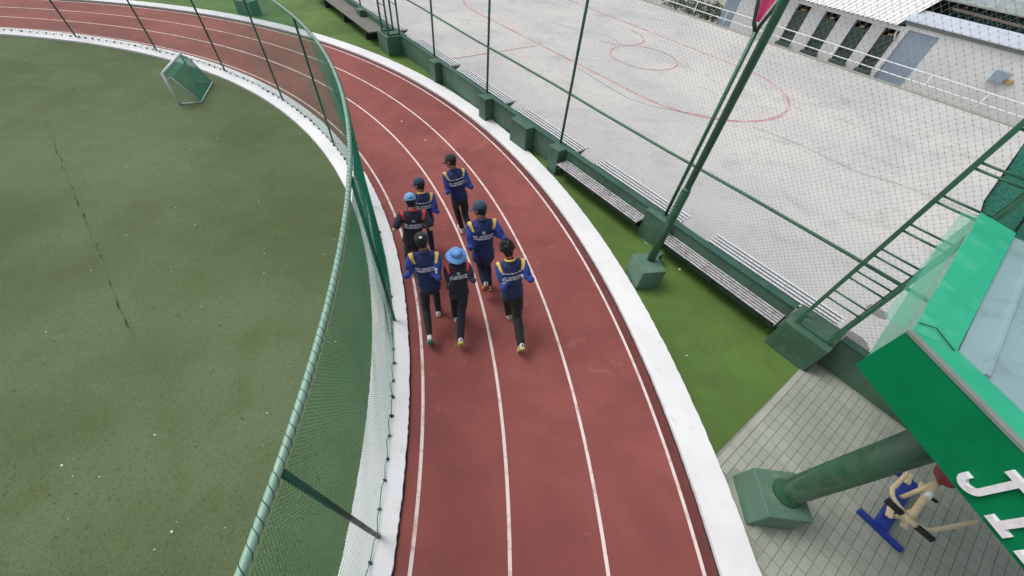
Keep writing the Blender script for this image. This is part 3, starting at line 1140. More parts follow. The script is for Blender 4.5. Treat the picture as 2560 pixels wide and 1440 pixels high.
for x_, y_, lab in ((-4.59, .72, 'white speck of litter alone on the turf at the lower left'), (-3.88, 1.13, 'pinkish white speck on the lower turf left of the netting'),
                    (-3.08, .27, 'pale speck on the turf nearest the bottom of the net')):
    scrap(x_, y_, .0, .014, lab, M['litter'])
mb = MB()
rng = random.Random(5)
for i in range(120):
    a_, r_ = rng.uniform(-5, 110), 12.7 * math.sqrt(rng.uniform(.02, 1))
    p = PL(r_, a_, 0)
    q = rng.uniform(.004, .010) * (1 + max(0, p.y) * .05)
    mb.add([p + Vector((q, 0, .002)), p + Vector((0, q * .8, .006)), p + Vector((-q, 0, .002)), p + Vector((0, -q * .7, .004))], [(0, 1, 2, 3)])
o = obj('turf_debris', mb, M['litter'])
o['kind'] = 'stuff'
o['label'] = 'pale specks of debris scattered over the turf'

# ================================================================== SIGN CANOPY ON ITS COLUMN
col = thing('canopy_column', 'thick round green column on a square plinth below the green sign', 'column', (3.20, 1.215, 0))
mb = MB().hexa([(2.925, .955, -.02), (3.435, .955, -.02), (3.435, 1.465, -.02), (2.925, 1.465, -.02),
                (2.945, .97, .405), (3.43, .97, .405), (3.43, 1.455, .405), (2.945, 1.455, .405)])
obj('plinth', mb, M['wall_light'], col, bevel=.016)
cc = Vector((3.235, 1.225, .40))
mb = MB().lathe(cc, [(.15, 0), (.142, .03), (.128, .06), (.124, .12), (.122, 2.12)], 32)
obj('shaft', mb, M['column'], col, True)

ZB, ZT = 2.47, 2.885
A0 = Vector((2.525, 1.561, 0))
fd = Vector((math.cos(R_(-76.6)), math.sin(R_(-76.6)), 0))       # along the sign face, towards the camera side
fi = Vector((-fd.y, fd.x, 0))                                    # into the canopy
ld = Vector((4.16 - 2.525, 3.11 - 1.561, 0)).normalized()        # along the court-side edge
li = Vector((ld.y, -ld.x, 0))
cn = thing('sign_canopy', 'bright green sign canopy with white letters over the exercise machine', 'canopy', A0)
FL, BW, LL = 3.4, .36, 2.27
def zf(p, z_):
    return Vector((p.x, p.y, z_))
mb = MB()
mb.hexa([zf(A0, ZB), zf(A0 + fd * FL, ZB), zf(A0 + fd * FL + fi * .05, ZB), zf(A0 + fi * .05, ZB),
         zf(A0, ZT), zf(A0 + fd * FL, ZT), zf(A0 + fd * FL + fi * .05, ZT), zf(A0 + fi * .05, ZT)])
fas = keep(obj('fascia', mb, M['sign'], cn), cn)
mb = MB()
mb.hexa([zf(A0 - fi * .006, ZT + .001), zf(A0 + fd * FL - fi * .006, ZT + .001), zf(A0 + fd * FL + fi * .035, ZT + .001), zf(A0 + fi * .035, ZT + .001),
         zf(A0 - fi * .006, ZT + .02), zf(A0 + fd * FL - fi * .006, ZT + .02), zf(A0 + fd * FL + fi * .035, ZT + .02), zf(A0 + fi * .035, ZT + .02)])
obj('edge_trim', mb, M['trim'], cn)
# letters: upright block letters cut from thick board, standing proud of the fascia
def letter(poly, name='letter'):
    mb = MB()
    mb.prism([zf(A0 + fd * t_ - fi * .002, z_) for t_, z_ in poly], -fi * .028)
    me = mb.mesh(name, M['letter'])
    bm = bmesh.new()
    bm.from_mesh(me)
    bmesh.ops.recalc_face_normals(bm, faces=bm.faces)
    bm.to_mesh(me)
    bm.free()
    me.transform(Matrix.Translation(-parent_origin(cn)))
    link(name, me, fas)
zl, zh = ZB + .045, ZT - .09
def arc(cx_, cz_, r_, a0, a1, n_=10):
    return [(cx_ + r_ * math.cos(R_(a0 + (a1 - a0) * i / n_)), cz_ + r_ * math.sin(R_(a0 + (a1 - a0) * i / n_))) for i in range(n_ + 1)]
t0 = .775
J = [(t0 + .02, zh), (t0 + .02, zh - .032), (t0 + .062, zh - .032), (t0 + .062, zl + .062)] + arc(t0 + .037, zl + .062, .025, 0, -180, 8) + [(t0 + .012, zl + .08), (t0 - .022, zl + .08)] + arc(t0 + .037, zl + .062, .06, 180, 360, 12) + [(t0 + .097, zh - .032), (t0 + .128, zh - .032), (t0 + .128, zh)]
letter(J)
def eye(t0):
    return [(t0, zl), (t0 + .105, zl), (t0 + .105, zl + .035), (t0 + .072, zl + .035), (t0 + .072, zh - .032), (t0 + .105, zh - .032), (t0 + .105, zh), (t0, zh), (t0, zh - .032), (t0 + .033, zh - .032), (t0 + .033, zl + .035), (t0, zl + .035)]
letter(eye(.955))
# third letter: N with serif feet
t0 = 1.115
letter([(t0, zl), (t0 + .085, zl), (t0 + .085, zl + .03), (t0 + .062, zl + .03), (t0 + .062, zh - .075), (t0 + .150, zl), (t0 + .188, zl), (t0 + .188, zh - .03), (t0 + .21, zh - .03), (t0 + .21, zh), (t0 + .125, zh), (t0 + .125, zh - .03), (t0 + .148, zh - .03), (t0 + .148, zl + .085), (t0 + .068, zh), (t0, zh), (t0, zh - .03), (t0 + .024, zh - .03), (t0 + .024, zl + .03), (t0, zl + .03)])
# pale green top: front band, court-side band, both sloping gently inwards
def slab(P, z0s, th=.02):
    mb = MB()
    b_ = [Vector((p.x, p.y, z_ - th)) for p, z_ in zip(P, z0s)]
    t_ = [Vector((p.x, p.y, z_)) for p, z_ in zip(P, z0s)]
    return mb.hexa(b_ + t_)
inn = A0 + fi * BW / math.sin(math.acos(max(-1, min(1, fd.dot(ld))))) * 0 + Vector((.345, -.055, 0))
F1 = A0 + fd * FL
F1i = F1 + fi * BW
L1 = A0 + ld * LL
L1i = L1 + li * .285
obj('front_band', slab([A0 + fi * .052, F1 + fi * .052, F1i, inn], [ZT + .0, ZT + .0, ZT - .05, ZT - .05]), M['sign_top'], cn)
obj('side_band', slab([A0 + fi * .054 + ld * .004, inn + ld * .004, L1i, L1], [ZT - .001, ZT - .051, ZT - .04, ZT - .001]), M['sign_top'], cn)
mb = MB()
mb.hexa([zf(A0 + li * .01 + fi * .052, ZB), zf(A0 + li * .05 + fi * .052, ZB), zf(L1 + li * .04, ZB), zf(L1, ZB), zf(A0 + li * .01 + fi * .052, ZT - .03), zf(A0 + li * .05 + fi * .052, ZT - .03), zf(L1 + li * .04, ZT - .03), zf(L1, ZT - .03)])
obj('side_board', mb, M['side_sheet'], cn)
# roof sheets with standing ribs
RP = [inn + li * .012 + fd * .012, F1i, F1i + fi * 3.2, L1i + li * 2.2, L1i]
mb = MB()
c_ = sum(RP, Vector()) / 5
P = [zf(p, ZT - .075) for p in RP]
mb.prism([zf(p, ZT - .10) for p in RP], (0, 0, .025))
obj('roof_sheet', mb, M['canopy_roof'], cn)
for q in range(8):
    off = .16 + .30 * q
    t_ = off / fd.dot(li)
    st2 = inn + fd * t_ + ld * .03 + li * .012
    en = L1i + li * off - ld * .02
    mb = MB()
    wv = li * .022
    mb.hexa([zf(st2 - wv, ZT - .074), zf(st2 + wv, ZT - .074), zf(en + wv, ZT - .074), zf(en - wv, ZT - .074),
             zf(st2 - wv * .4, ZT - .048), zf(st2 + wv * .4, ZT - .048), zf(en + wv * .4, ZT - .048), zf(en - wv * .4, ZT - .048)])
    obj('roof_rib', mb, M['canopy_roof'], cn)
mb = MB()
mb.hexa([zf(A0 - li * .12 + ld * .12, ZT - .065), zf(A0 - li * .002 + ld * .08, ZT - .04), zf(L1 - li * .002, ZT - .04), zf(L1 - li * .10, ZT - .065),
         zf(A0 - li * .12 + ld * .12, ZT - .06), zf(A0 - li * .002 + ld * .08, ZT - .035), zf(L1 - li * .002, ZT - .035), zf(L1 - li * .10, ZT - .06)])
obj('clear_eave', mb, M['eave'], cn)
mb = MB().tube([zf(A0 + ld * .16 + li * .03, ZT + .008), zf(A0 + ld * .22 + li * .12, ZT - .0), zf(A0 + ld * .16 + li * .26, ZT - .034)], .004, 5)
obj('loose_wire', mb, M['rope'], cn)

sn_ = thing('shade_net', 'teal green shade netting tied up beyond the near lattice mast', 'netting', W(1.6, 5.98, 2.2))
mb = MB()
P = [(.80, 2.15), (.46, 2.72), (.30, 3.26), (.12, 3.95), (.05, 4.4)]
V = []
for s0, z0 in P:
    for q in range(9):
        t = q / 8
        V.append(W(s0 * (1 - t) + 3.4 * t, 5.99 + .03 * math.sin(z0 * 5 + q * 1.7), z0 + .25 * t * math.sin(z0)))
n1 = len(V)
F = [(i * 9 + q, i * 9 + q + 1, (i + 1) * 9 + q + 1, (i + 1) * 9 + q) for i in range(4) for q in range(8)]
mb.add(V + [p + ND * .003 for p in V], F + [tuple(a_ + n1 for a_ in reversed(f)) for f in F])
obj('netting', mb, M['shade'], sn_, True)
obj('edge_cord', MB().tube([W(s0, 5.985, z0) for s0, z0 in P], .008, 6), M['rope'], sn_, True)
for o1 in (.34, .62):
    obj('stay_bar', MB().tube([W(.60 + o1, 5.95, 2.3), W(.02 + o1, 5.95, 3.9)], .012, 6), M['net_post'], sn_, True)

# ================================================================== EXERCISE MACHINE
gm = thing('exercise_machine', 'blue and cream outdoor exercise machine with black grips below the green sign', 'gym machine', (4.7, 1.3, 0))
def v(*a):
    return Vector(a)
obj('front_foot', MB().bar(v(4.31, 1.24, .05), v(4.60, .88, .05), .06, .05), M['blue'], gm, bevel=.006)
obj('base_beam', MB().bar(v(4.46, 1.08, .06), v(5.10, 1.60, .06), .12, .08), M['blue'], gm, bevel=.008)
obj('rear_foot', MB().bar(v(5.03, 1.77, .05), v(5.27, 1.51, .05), .06, .05), M['blue'], gm, bevel=.006)
obj('frame_tube', MB().tube([v(4.21, 1.05, .70), v(4.55, 1.26, .62), v(4.95, 1.50, .54)], .031, 14), M['cream'], gm, True)
sl_ = obj('sleeve', MB().tube([v(4.60, 1.285, .612), v(4.70, 1.345, .592)], .034, 14), M['white'], gm, True)
obj('crossbar', MB().tube([v(4.05, 1.115, .75), v(4.13, 1.03, .75), v(4.20, .94, .75)], .024, 10), M['cream'], gm, True)
obj('side_loop', MB().tube([v(4.14, 1.06, .745), v(4.10, 1.14, .75), v(4.09, 1.22, .75), v(4.13, 1.29, .745), v(4.42, 1.46, .68), v(4.72, 1.66, .58)], .021, 10), M['cream'], gm, True)
obj('side_loop', MB().tube([v(4.17, 1.0, .745), v(4.26, .95, .74), v(4.345, .955, .735), v(4.62, 1.02, .70), v(4.95, 1.10, .66)], .019, 10), M['cream'], gm, True)
for a_, b_ in ((v(4.0, 1.175, .75), v(4.095, 1.065, .75)), (v(4.175, .967, .75), v(4.27, .865, .75))):
    obj('grip', MB().tube([a_, a_.lerp(b_, .03), a_.lerp(b_, .97), b_], [.022, .033, .033, .022], 12), M['grip'], gm, True)
obj('strut', MB().tube([v(4.95, 1.5, .53), v(4.72, 1.38, .30), v(4.86, 1.42, .10)], .022, 10), M['cream'], gm, True)
obj('strut', MB().tube([v(4.30, 1.12, .66), v(4.46, 1.14, .36), v(4.58, 1.20, .10)], .022, 10), M['cream'], gm, True)
for c_ in (v(4.81, 1.56, .36), v(4.90, 1.46, .36), v(4.44, 1.20, .30), v(4.55, 1.11, .30)):
    obj('pedal', MB().bar(c_ - v(.05, .06, 0), c_ + v(.05, .06, 0), .055, .035), M['cream'], gm, bevel=.01)
mb = MB()
sc_ = v(5.0, 1.545, .60)
mb.lathe(sc_, [(.09, -.02), (.125, -.012), (.135, .006), (.125, .02), (.08, .03), (.01, .033)], 24, sx=1.0, sy=.85)
obj('seat', mb, M['seat'], gm, True)
obj('bolt', MB().tube([v(4.70, 1.30, .58), v(4.74, 1.27, .58)], .018, 8), M['grip'], gm, True)

# ================================================================== COURT RAILING AND BUILDINGS
rl = thing('court_railing', 'low white two rail pipe railing along the far edge of the court', 'railing', W(-6, 21.57))
for q in range(14):
    s_ = -.75 - 1.72 * q + 1.72 * 2
    obj('post', MB().tube([W(s_, 21.57, .05), W(s_, 21.57, .66)], .018, 8), M['white'], rl, True)
for z_ in (.33, .66):
    obj('rail', MB().tube([W(-22 + 2 * i, 21.57, z_ + .004 * math.sin(i * 2.1)) for i in range(15)], .019, 8), M['white'], rl, True)

BN = 22.8
bd = thing('changing_block', 'white block of dark open cubicles under a white corrugated roof', 'building', W(-8, BN, -.7))
bays = [(-8.66, -8.06), (-7.43, -6.80), (-6.17, -5.55), (-5.06, -4.52)]
edges = [-11.30] + [x for b_ in bays for x in b_]
for q in range(0, len(edges), 2):
    a_ = edges[q]
    b_ = edges[q + 1] if q + 1 < len(edges) else -4.48
    if b_ - a_ > .02:
        mb = MB()
        wbox(mb, a_, b_, BN, BN + .22, -.70, 1.40)
        obj('pillar' if q else 'end_wall', mb, M['white_wall'], bd)
mb = MB()
wbox(mb, -11.30, -4.48, BN - .012, BN + .22, 1.402, 1.53)
obj('beam', mb, M['white'], bd)
mb = MB()
wbox(mb, -11.30, -4.48, BN + 1.6, BN + 1.75, -.70, 1.38)
obj('back_wall', mb, M['bay_dark'], bd)
for a_, b_ in bays:
    mb = MB()
    wbox(mb, a_ + .002, b_ - .002, BN + .10, BN + .14, -.70, 1.16)
    dr = keep(obj('cubicle_door', mb, M['bay'], bd), bd)
    mb = MB()
    wbox(mb, a_ + .03, b_ - .03, BN + .085, BN + .099, .30, .33)
    obj('ledge', mb, M['bay_dark'], dr)
    mb = MB()
    wbox(mb, a_ - .02, b_ + .02, BN - .28, BN - .004, -.70, -.04)
    obj('step', mb, M['bay'], bd, bevel=.01)
    mb = MB()
    wbox(mb, (a_ + b_) / 2 - .06, (a_ + b_) / 2 + .12, BN + .04, BN + .097, 1.19, 1.25)
    obj('lamp', mb, M['lamp'], bd, bevel=.01)
mb = MB()
n_ = 150
V, F = [], []
for i in range(n_ + 1):
    s_ = -14 + (9.3 * i / n_)
    w_ = .022 * math.sin(2 * math.pi * i / 3.0)
    for n2, z_ in ((22.45, 1.60), (24.2, 2.07), (26.4, 2.66)):
        sh = (n2 - 22.45) * .11
        V.append(W(s_ + sh * (i / n_), n2, z_ + w_))
for i in range(n_):
    for q in range(2):
        o = i * 3 + q
        F.append((o, o + 3, o + 4, o + 1))
mb.add(V, F)
obj('corrugated_roof', mb, M['roof_white'], bd)
obj('gutter_pipe', MB().tube([W(-4.62, BN - .06, 1.50), W(-4.60, BN - .06, 1.28), W(-4.52, BN - .02, 1.12)], .035, 8), M['white'], bd, True)
ld_ = tag(obj('side_door', wbox(MB(), -12.0, -11.34, BN + .02, BN + .10, -.70, 1.30), M['door']), 'grey blue door left of the white block, behind the railing', 'door')

wh = thing('white_building', 'long white walled building with a grey blue door and a pale blue roof', 'building', W(-1, BN, -.7))
mb = MB()
wbox(mb, -4.47, -4.30, BN, BN + 2.2, -.70, 1.70)
wbox(mb, -4.30, -3.26, BN + .0, BN + .22, 1.50, 1.70)
wbox(mb, -3.26, 9.0, BN, BN + .22, -.70, 1.70)
obj('wall', mb, M['white_wall'], wh)
obj('door', wbox(MB(), -4.298, -3.262, BN + .05, BN + .10, -.70, 1.498), M['door'], wh)
obj('eave_strip', wbox(MB(), -4.55, 9.0, BN - .06, BN - .003, 1.64, 1.75), M['trim'], wh)
mb = MB()
mb.hexa([W(-4.62, BN - .14, 1.76), W(9, BN - .14, 1.76), W(9, BN + 1.55, 1.93), W(-4.75, BN + 1.55, 1.93),
         W(-4.62, BN - .14, 1.79), W(9, BN - .14, 1.79), W(9, BN + 1.55, 1.97), W(-4.75, BN + 1.55, 1.97)])
obj('roof', mb, M['roof_lav'], wh)
mb = MB()
wbox(mb, -1.16, -.76, BN - .12, BN - .002, .76, 1.12)
mt = tag(obj('wall_box', mb, M['door'], None, bevel=.01), 'small blue grey box fixed on the long white wall', 'box')
mb = MB()
wbox(mb, -.72, -.52, BN - .06, BN - .002, .80, .93)
tag(obj('wall_box', mb, M['lamp'], None, bevel=.01), 'little yellow box beside the blue grey box on the wall', 'box')

sh = thing('shed', 'dark shed under a weathered grey roof behind the white building', 'shed', W(0, 27, -.7))
obj('screen_wall', wbox(MB(), -6, 12, 27.0, 27.1, -.70, 2.12), M['dark'], sh)
mb = MB()
for s_ in range(-46, 110, 3):
    for sg in (1, -1):
        a_ = W(s_ * .1, 26.97, .6)
        b_ = W(s_ * .1 + sg * 1.4, 26.97, 2.1)
        x = (b_ - a_).normalized().cross(ND)
        mb.add([a_ + x * .02, a_ - x * .02, b_ - x * .02, b_ + x * .02], [(0, 1, 2, 3)])
obj('wire_standin_bars', mb, M['wire_standin'], sh, kind='stuff')  # crossing bars stand in for the near chain link wires showing pale here
obj('cross_beam', MB().bar(W(-4.0, 25.6, 2.06), W(4, 25.0, 1.98), .09, .07), M['wood'], sh)
obj('cross_beam', MB().bar(W(-3.4, 24.7, 1.72), W(6, 24.6, 1.60), .5, .06), M['wood'], sh)
mb = MB()
V, F = [], []
for i in range(90):
    s_ = -6.5 + i * .2
    w_ = .03 * math.sin(i * 1.9)
    V += [W(s_, 26.6, 2.22 + w_ * .6 + .04 * noise.noise(Vector((s_, 0, 0)))), W(s_, 32, 3.4 + w_)]
for i in range(89):
    F.append((2 * i, 2 * i + 2, 2 * i + 3, 2 * i + 1))
mb.add(V, F)
obj('roof', mb, M['roof_grey'], sh)

# shrubs behind the railing, left of the side door
def shrub(s_, n2, r_, h_, label, seed):
    rg = random.Random(seed)
    c_ = W(s_, n2, -.70)
    t = thing('shrub', label, 'shrub', c_, 'dark shrubs behind the court railing')
    mb = MB()
    for q in range(7):
        t_ = rg.uniform(0, 6.28)
        mb.tube([c_, c_ + Vector((math.cos(t_) * r_ * .3, math.sin(t_) * r_ * .3, h_ * .4)), c_ + Vector((math.cos(t_) * r_ * .7, math.sin(t_) * r_ * .7, h_ * .85))], [.03, .02, .006], 6)
    obj('stem', mb, M['stem'], t)
    mb = MB()
    for q in range(900):
        th, ph = rg.uniform(0, 6.28), math.acos(rg.uniform(-.6, 1))
        rad = rg.uniform(.35, 1) * (1 + .3 * noise.noise(Vector((th, ph * 2, seed))))
        p = c_ + Vector((r_ * rad * math.sin(ph) * math.cos(th), r_ * rad * math.sin(ph) * math.sin(th), h_ * .55 + h_ * .5 * rad * math.cos(ph)))
        a_ = Vector((rg.uniform(-1, 1), rg.uniform(-1, 1), rg.uniform(-.6, .6))).normalized()
        b_ = a_.orthogonal().normalized()
        L_ = rg.uniform(.07, .14)
        mb.add([p, p + a_ * L_ * .5 + b_ * L_ * .25, p + a_ * L_, p + a_ * L_ * .5 - b_ * L_ * .25], [(0, 1, 2, 3)])
    obj('foliage', mb, M['leaf'], t, kind='stuff')
shrub(-12.75, 23.2, .65, 1.3, 'dark shrub closest to the grey blue door', 3)
shrub(-13.9, 23.3, .7, 1.2, 'middle dark shrub of the three behind the railing', 4)
shrub(-15.2, 23.3, .75, 1.25, 'dark shrub farthest left behind the railing', 5)

# ================================================================== RUNNERS
def solid(parts, voxel, smooth_it=4, name='part'):
    """one continuous surface from overlapping closed shapes"""
    me = bpy.data.meshes.new('tmp')
    me.from_pydata(parts.v, [], parts.f)
    o = bpy.data.objects.new('tmp', me)
    COL.objects.link(o)
    md = o.modifiers.new('r', 'REMESH')
    md.mode = 'VOXEL'
    md.voxel_size = voxel
    if smooth_it:
        sm = o.modifiers.new('s', 'SMOOTH')
        sm.factor = .5
        sm.iterations = smooth_it
    dg = bpy.context.evaluated_depsgraph_get()
    res = bpy.data.meshes.new_from_object(o.evaluated_get(dg))
    res.name = name
    bpy.data.objects.remove(o)
    bpy.data.meshes.remove(me)
    return res

def loft(mb, secs, n=18):
    """secs: (centre, x axis, y axis, rx, ry)"""
    V, F = [], []
    for c_, x, y, rx, ry in secs:
        for j in range(n):
            t = 2 * math.pi * j / n
            V.append(c_ + x * rx * math.cos(t) + y * ry * math.sin(t))
    for i in range(len(secs) - 1):
        for j in range(n):
            F.append((i * n + j, i * n + (j + 1) % n, (i + 1) * n + (j + 1) % n, (i + 1) * n + j))
    F.append(tuple(range(n - 1, -1, -1)))
    F.append(tuple((len(secs) - 1) * n + j for j in range(n)))
    mb.add(V, F)

def ball(mb, c_, r_, ax=None, sc=(1, 1, 1), n=14):
    m_ = ax or (Vector((1, 0, 0)), Vector((0, 1, 0)), Vector((0, 0, 1)))
    V, F = [], []
    R = n // 2
    for i in range(R + 1):
        ph = math.pi * i / R
        for j in range(n):
            th = 2 * math.pi * j / n
            V.append(c_ + m_[0] * r_ * sc[0] * math.sin(ph) * math.cos(th) + m_[1] * r_ * sc[1] * math.sin(ph) * math.sin(th) + m_[2] * r_ * sc[2] * math.cos(ph))
    for i in range(R):
        for j in range(n):
            F.append((i * n + j, (i + 1) * n + j, (i + 1) * n + (j + 1) % n, i * n + (j + 1) % n))
    mb.add(V, F)

def limb(mb, pts, rs, n=14):
    P = [Vector(p) for p in pts]
    mb.tube(P, rs, n)
    ball(mb, P[0], rs[0])
    ball(mb, P[-1], rs[-1])
    for p, r_ in zip(P[1:-1], rs[1:-1]):
        ball(mb, p, r_ * 1.0)

def wrinkle(me, amp, sc_, seed):
    off = Vector((seed * 3.1, seed * 1.7, 0))
    nrm = [v_.normal.copy() for v_ in me.vertices]
    for v_, n_ in zip(me.vertices, nrm):
        q = v_.co * sc_ + off
        v_.co += n_ * amp * (noise.noise(q) + .6 * noise.noise(q * 2.1))

POSES = dict(
    P5=dict(S=1.57, hip=(-1.121, 3.208, 0.778), neck=(-1.174, 3.315, 1.290), head=(-1.211, 3.408, 1.391), F=(-0.329, 0.944, 0.000), R=(0.944, 0.329, 0.000), sl=(-1.324, 3.249, 1.239), el=(-1.345, 3.062, 1.084), wl=(-1.266, 3.275, 1.107), hl=(-1.198, 3.181, 0.778), kl=(-1.169, 3.075, 0.409), al=(-1.060, 2.754, 0.226), tl=(-1.080, 2.812, 0.030), sr=(-1.011, 3.343, 1.225), er=(-0.959, 3.139, 1.036), wr=(-1.153, 3.257, 1.041), hr=(-1.043, 3.235, 0.778), kr=(-1.109, 3.417, 0.445), ar=(-1.076, 3.316, 0.075), tr=(-1.135, 3.485, 0.010)),
    P6=dict(S=1.37, hip=(-0.726, 3.264, 0.670), neck=(-0.764, 3.376, 1.114), head=(-0.790, 3.450, 1.171), F=(-0.325, 0.946, 0.000), R=(0.946, 0.325, 0.000), sl=(-0.888, 3.306, 1.052), el=(-0.829, 3.128, 0.892), wl=(-0.759, 3.313, 0.913), hl=(-0.793, 3.241, 0.670), kl=(-0.840, 3.386, 0.371), al=(-0.792, 3.254, 0.066), tl=(-0.842, 3.402, 0.010), sr=(-0.623, 3.393, 1.057), er=(-0.523, 3.260, 0.925), wr=(-0.692, 3.364, 0.929), hr=(-0.659, 3.287, 0.670), kr=(-0.661, 3.044, 0.439), ar=(-0.628, 2.766, 0.253), tr=(-0.646, 2.820, 0.082)),
    P7=dict(S=1.59, hip=(0.011, 3.255, 0.786), neck=(-0.068, 3.354, 1.303), head=(-0.122, 3.446, 1.403), F=(-0.308, 0.951, 0.000), R=(0.951, 0.308, 0.000), sl=(-0.205, 3.314, 1.209), el=(-0.116, 3.108, 1.031), wl=(-0.032, 3.321, 1.055), hl=(-0.068, 3.229, 0.786), kl=(-0.071, 3.439, 0.459), al=(-0.000, 3.430, 0.076), tl=(-0.056, 3.603, 0.010), sr=(0.100, 3.385, 1.259), er=(0.227, 3.227, 1.120), wr=(0.032, 3.350, 1.124), hr=(0.089, 3.280, 0.786), kr=(0.121, 3.135, 0.427), ar=(0.219, 2.814, 0.229), tr=(0.200, 2.873, 0.030)),
    P4=dict(S=1.68, hip=(-0.476, 3.858, 0.833), neck=(-0.527, 3.974, 1.383), head=(-0.568, 4.059, 1.493), F=(-0.355, 0.935, 0.000), R=(0.935, 0.355, 0.000), sl=(-0.683, 3.926, 1.297), el=(-0.644, 3.725, 1.080), wl=(-0.566, 3.955, 1.105), hl=(-0.558, 3.827, 0.833), kl=(-0.578, 4.101, 0.526), al=(-0.421, 3.762, 0.350), tl=(-0.444, 3.822, 0.140), sr=(-0.355, 4.021, 1.325), er=(-0.185, 3.894, 1.172), wr=(-0.397, 4.015, 1.177), hr=(-0.394, 3.889, 0.833), kr=(-0.450, 4.076, 0.470), ar=(-0.390, 3.954, 0.081), tr=(-0.459, 4.134, 0.010)),
    P1=dict(S=1.52, hip=(-1.090, 5.251, 0.752), neck=(-1.191, 5.327, 1.244), head=(-1.248, 5.402, 1.342), F=(-0.451, 0.893, 0.000), R=(0.893, 0.451, 0.000), sl=(-1.319, 5.264, 1.162), el=(-1.259, 5.115, 0.941), wl=(-1.210, 5.329, 0.963), hl=(-1.160, 5.215, 0.752), kl=(-1.184, 5.385, 0.421), al=(-1.065, 5.256, 0.093), tl=(-1.143, 5.410, 0.030), sr=(-1.034, 5.378, 1.196), er=(-0.886, 5.263, 0.997), wr=(-1.088, 5.352, 1.001), hr=(-1.019, 5.286, 0.752), kr=(-0.998, 5.264, 0.381), ar=(-0.835, 4.943, 0.290), tr=(-0.862, 4.996, 0.100)),
    P2=dict(S=1.42, hip=(-1.523, 4.596, 0.705), neck=(-1.567, 4.694, 1.169), head=(-1.615, 4.776, 1.260), F=(-0.426, 0.905, 0.000), R=(0.905, 0.426, 0.000), sl=(-1.699, 4.623, 1.120), el=(-1.724, 4.479, 0.955), wl=(-1.673, 4.678, 0.976), hl=(-1.590, 4.564, 0.705), kl=(-1.698, 4.702, 0.403), al=(-1.694, 4.605, 0.068), tl=(-1.763, 4.751, 0.010), sr=(-1.423, 4.736, 1.116), er=(-1.319, 4.607, 0.921), wr=(-1.505, 4.695, 0.925), hr=(-1.456, 4.627, 0.705), kr=(-1.534, 4.772, 0.397), ar=(-1.473, 4.623, 0.088), tr=(-1.542, 4.770, 0.030)),
    P3=dict(S=1.5, hip=(-1.578, 4.054, 0.742), neck=(-1.559, 4.184, 1.227), head=(-1.600, 4.271, 1.324), F=(-0.394, 0.919, 0.000), R=(0.919, 0.394, 0.000), sl=(-1.706, 4.112, 1.180), el=(-1.780, 3.946, 1.035), wl=(-1.719, 4.154, 1.057), hl=(-1.650, 4.023, 0.742), kl=(-1.736, 4.164, 0.414), al=(-1.703, 4.034, 0.072), tl=(-1.770, 4.191, 0.010), sr=(-1.413, 4.222, 1.168), er=(-1.288, 4.109, 0.998), wr=(-1.481, 4.209, 1.002), hr=(-1.507, 4.085, 0.742), kr=(-1.583, 4.097, 0.383), ar=(-1.474, 3.788, 0.217), tr=(-1.497, 3.843, 0.030)),
)

def text_mesh(body, size, bold=.0):
    cu = bpy.data.curves.new('print', 'FONT')
    cu.body = body
    cu.size = size
    cu.align_x = 'CENTER'
    cu.offset = bold
    cu.resolution_u = 3
    o = bpy.data.objects.new('print', cu)
    COL.objects.link(o)
    dg = bpy.context.evaluated_depsgraph_get()
    me = bpy.data.meshes.new_from_object(o.evaluated_get(dg))
    bpy.data.objects.remove(o)
    return me

